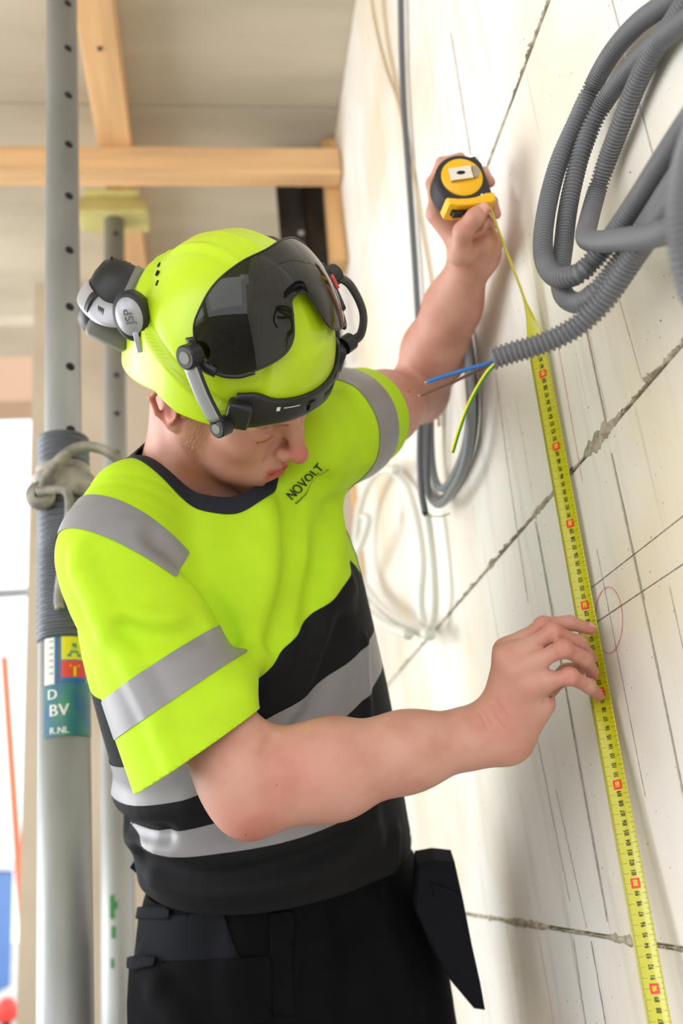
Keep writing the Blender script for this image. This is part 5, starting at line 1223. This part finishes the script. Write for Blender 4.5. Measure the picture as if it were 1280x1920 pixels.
def wire(name, pts, m_, r=.0016, end=True):
    c_ = catmull([P(*q) for q in pts], 10); o = obj(name, *tube(c_-tp[0], r, 10), m_, ct)
    if end: d_ = nrm(c_[-1]-c_[-2]); obj('wire_end', *tube(np.array([c_[-1], c_[-1]+d_*.0022])-tp[0], r*.6, 8), M['copper'], o)
    return o, c_
wire('blue_wire', [(955, 663, .812), (922, 679, .815), (880, 691, .822), (840, 703, .83), (801, 716, .838)], M['wblue'], .0019)
wire('brown_wire', [(955, 661, .815), (920, 682, .822), (880, 702, .832), (835, 722, .843), (788, 741, .853)], M['wbrown'], .0015)
g, c_ = wire('earth_wire', [(955, 665, .81), (922, 689, .813), (898, 722, .82), (876, 765, .83), (860, 808, .84), (848, 848, .848)], M['wgy'], .0018, False)
d_ = np.array([nrm(_d(*(0, 0)))]); tan_ = np.gradient(c_, axis=0); sd = np.cross(tan_, CF); sd /= np.linalg.norm(sd, axis=1)[:, None]
obj('yellow_stripe', *tube(c_-CF*.0009+sd*-.0009-tp[0], .0011, 8), M['s_yel'], g)

# ================================================================== cables on the wall
M['cgrey'] = mat('grey_cable_sheath', lin(96, 98, 104), .45); M['cgrey2'] = mat('light_grey_cable_sheath', lin(128, 132, 138), .4); M['cwhite'] = mat('white_translucent_tube', lin(228, 228, 220), .35); M['ccream'] = mat('cream_cable', lin(206, 184, 150), .5)
def cable(name, pts, x, r, m_, label, cat='cable', group=None, n=10):
    if not callable(x): xs = [x]*len(pts)
    c_ = catmull([atX(q[0], q[1], (q[2] if len(q) > 2 else x)) for q in pts], n); e = empty(name, c_[-1]); tag(e, label, cat, group)
    obj('sheath', *tube(c_-c_[-1], r, 12), m_, e); return e, c_
cable('hanging_cable', [(745, -160), (750, -40), (753, 100), (757, 200), (764, 300), (771, 400), (779, 520), (786, 640), (792, 760), (796, 850)], -.012, .0062, M['cgrey'], 'thick dark grey cable hanging straight down the wall behind the raised arm')
cable('thin_cable', [(708, -160), (716, -20), (726, 80), (742, 160), (758, 240), (775, 330), (795, 450), (812, 560), (820, 700), (822, 800)], -.005, .0028, M['ccream'], 'thin cream cable beside the dark hanging cable')
cable('thin_cable', [(690, -160), (694, -20), (706, 60), (724, 130), (745, 190), (760, 260)], -.003, .0026, M['ccream'], 'short thin cream cable crossing behind the dark cable near the top')
# coil of grey cable
cc_ = [(872, 600), (884, 690), (889, 780), (876, 860), (848, 915), (822, 938), (803, 915), (795, 850), (797, 760), (812, 660)]
for k, (dx, dy, sx, x, m_, lab) in enumerate(((0, 0, 1.0, -.010, 'cgrey', 'outer loop of dark grey cable coiled on the wall under the raised arm'), (3, -22, .80, -.022, 'cgrey2', 'inner loop of lighter grey cable coiled on the wall under the raised arm'), (-2, 8, .92, -.034, 'cgrey2', 'front loop of light grey cable hanging lowest in the coil'))):
    cable('coiled_cable', [(842+(q[0]-842)*sx+dx, q[1]+dy) for q in cc_], x, .0070, M[m_], lab, 'cable', 'coiled grey cables')
e, c_ = cable('cable_tail', [(792, 640), (789, 760), (787, 850), (790, 920), (797, 962)], -.05, .0064, M['cgrey'], 'dark grey cable end with a stripped core below the coil')
obj('core', *tube(np.array([c_[-1], c_[-1]+nrm(c_[-1]-c_[-2])*.004])-c_[-1], .0045, 12), M['hole'], e)
w_ = catmull([atX(*q, -.05) for q in ((797, 965), (812, 968), (828, 968), (842, 963))], 6); obj('core_wire', *tube(w_-c_[-1], .0011, 8), M['wgy'], e)
# white tubes looping low on the wall
cable('white_tube', [(742, 880), (705, 886), (680, 930), (668, 1000), (672, 1070), (698, 1120), (738, 1158), (778, 1180), (806, 1190)], -.05, .0105, M['cwhite'], 'white plastic tube looping from the shirt sleeve down to the lower right', 'tube', 'white plastic tubes')
cable('white_tube', [(682, 968), (690, 975), (680, 1010), (660, 1060), (655, 1095), (680, 1135), (720, 1170), (765, 1190)], -.08, .0100, M['cwhite'], 'white plastic tube with an open upper end close to the shirt', 'tube', 'white plastic tubes')
cable('white_tube', [(735, 884), (760, 910), (775, 950), (786, 1000), (792, 1060), (788, 1120), (792, 1165), (806, 1188)], -.02, .0085, M['cwhite'], 'white plastic tube hanging straight down below the grey coil', 'tube', 'white plastic tubes')
cable('white_tube', [(800, 965), (806, 1010), (812, 1070), (814, 1130), (808, 1180)], -.03, .0085, M['cwhite'], 'right-hand white plastic tube ending at the same low tip', 'tube', 'white plastic tubes')
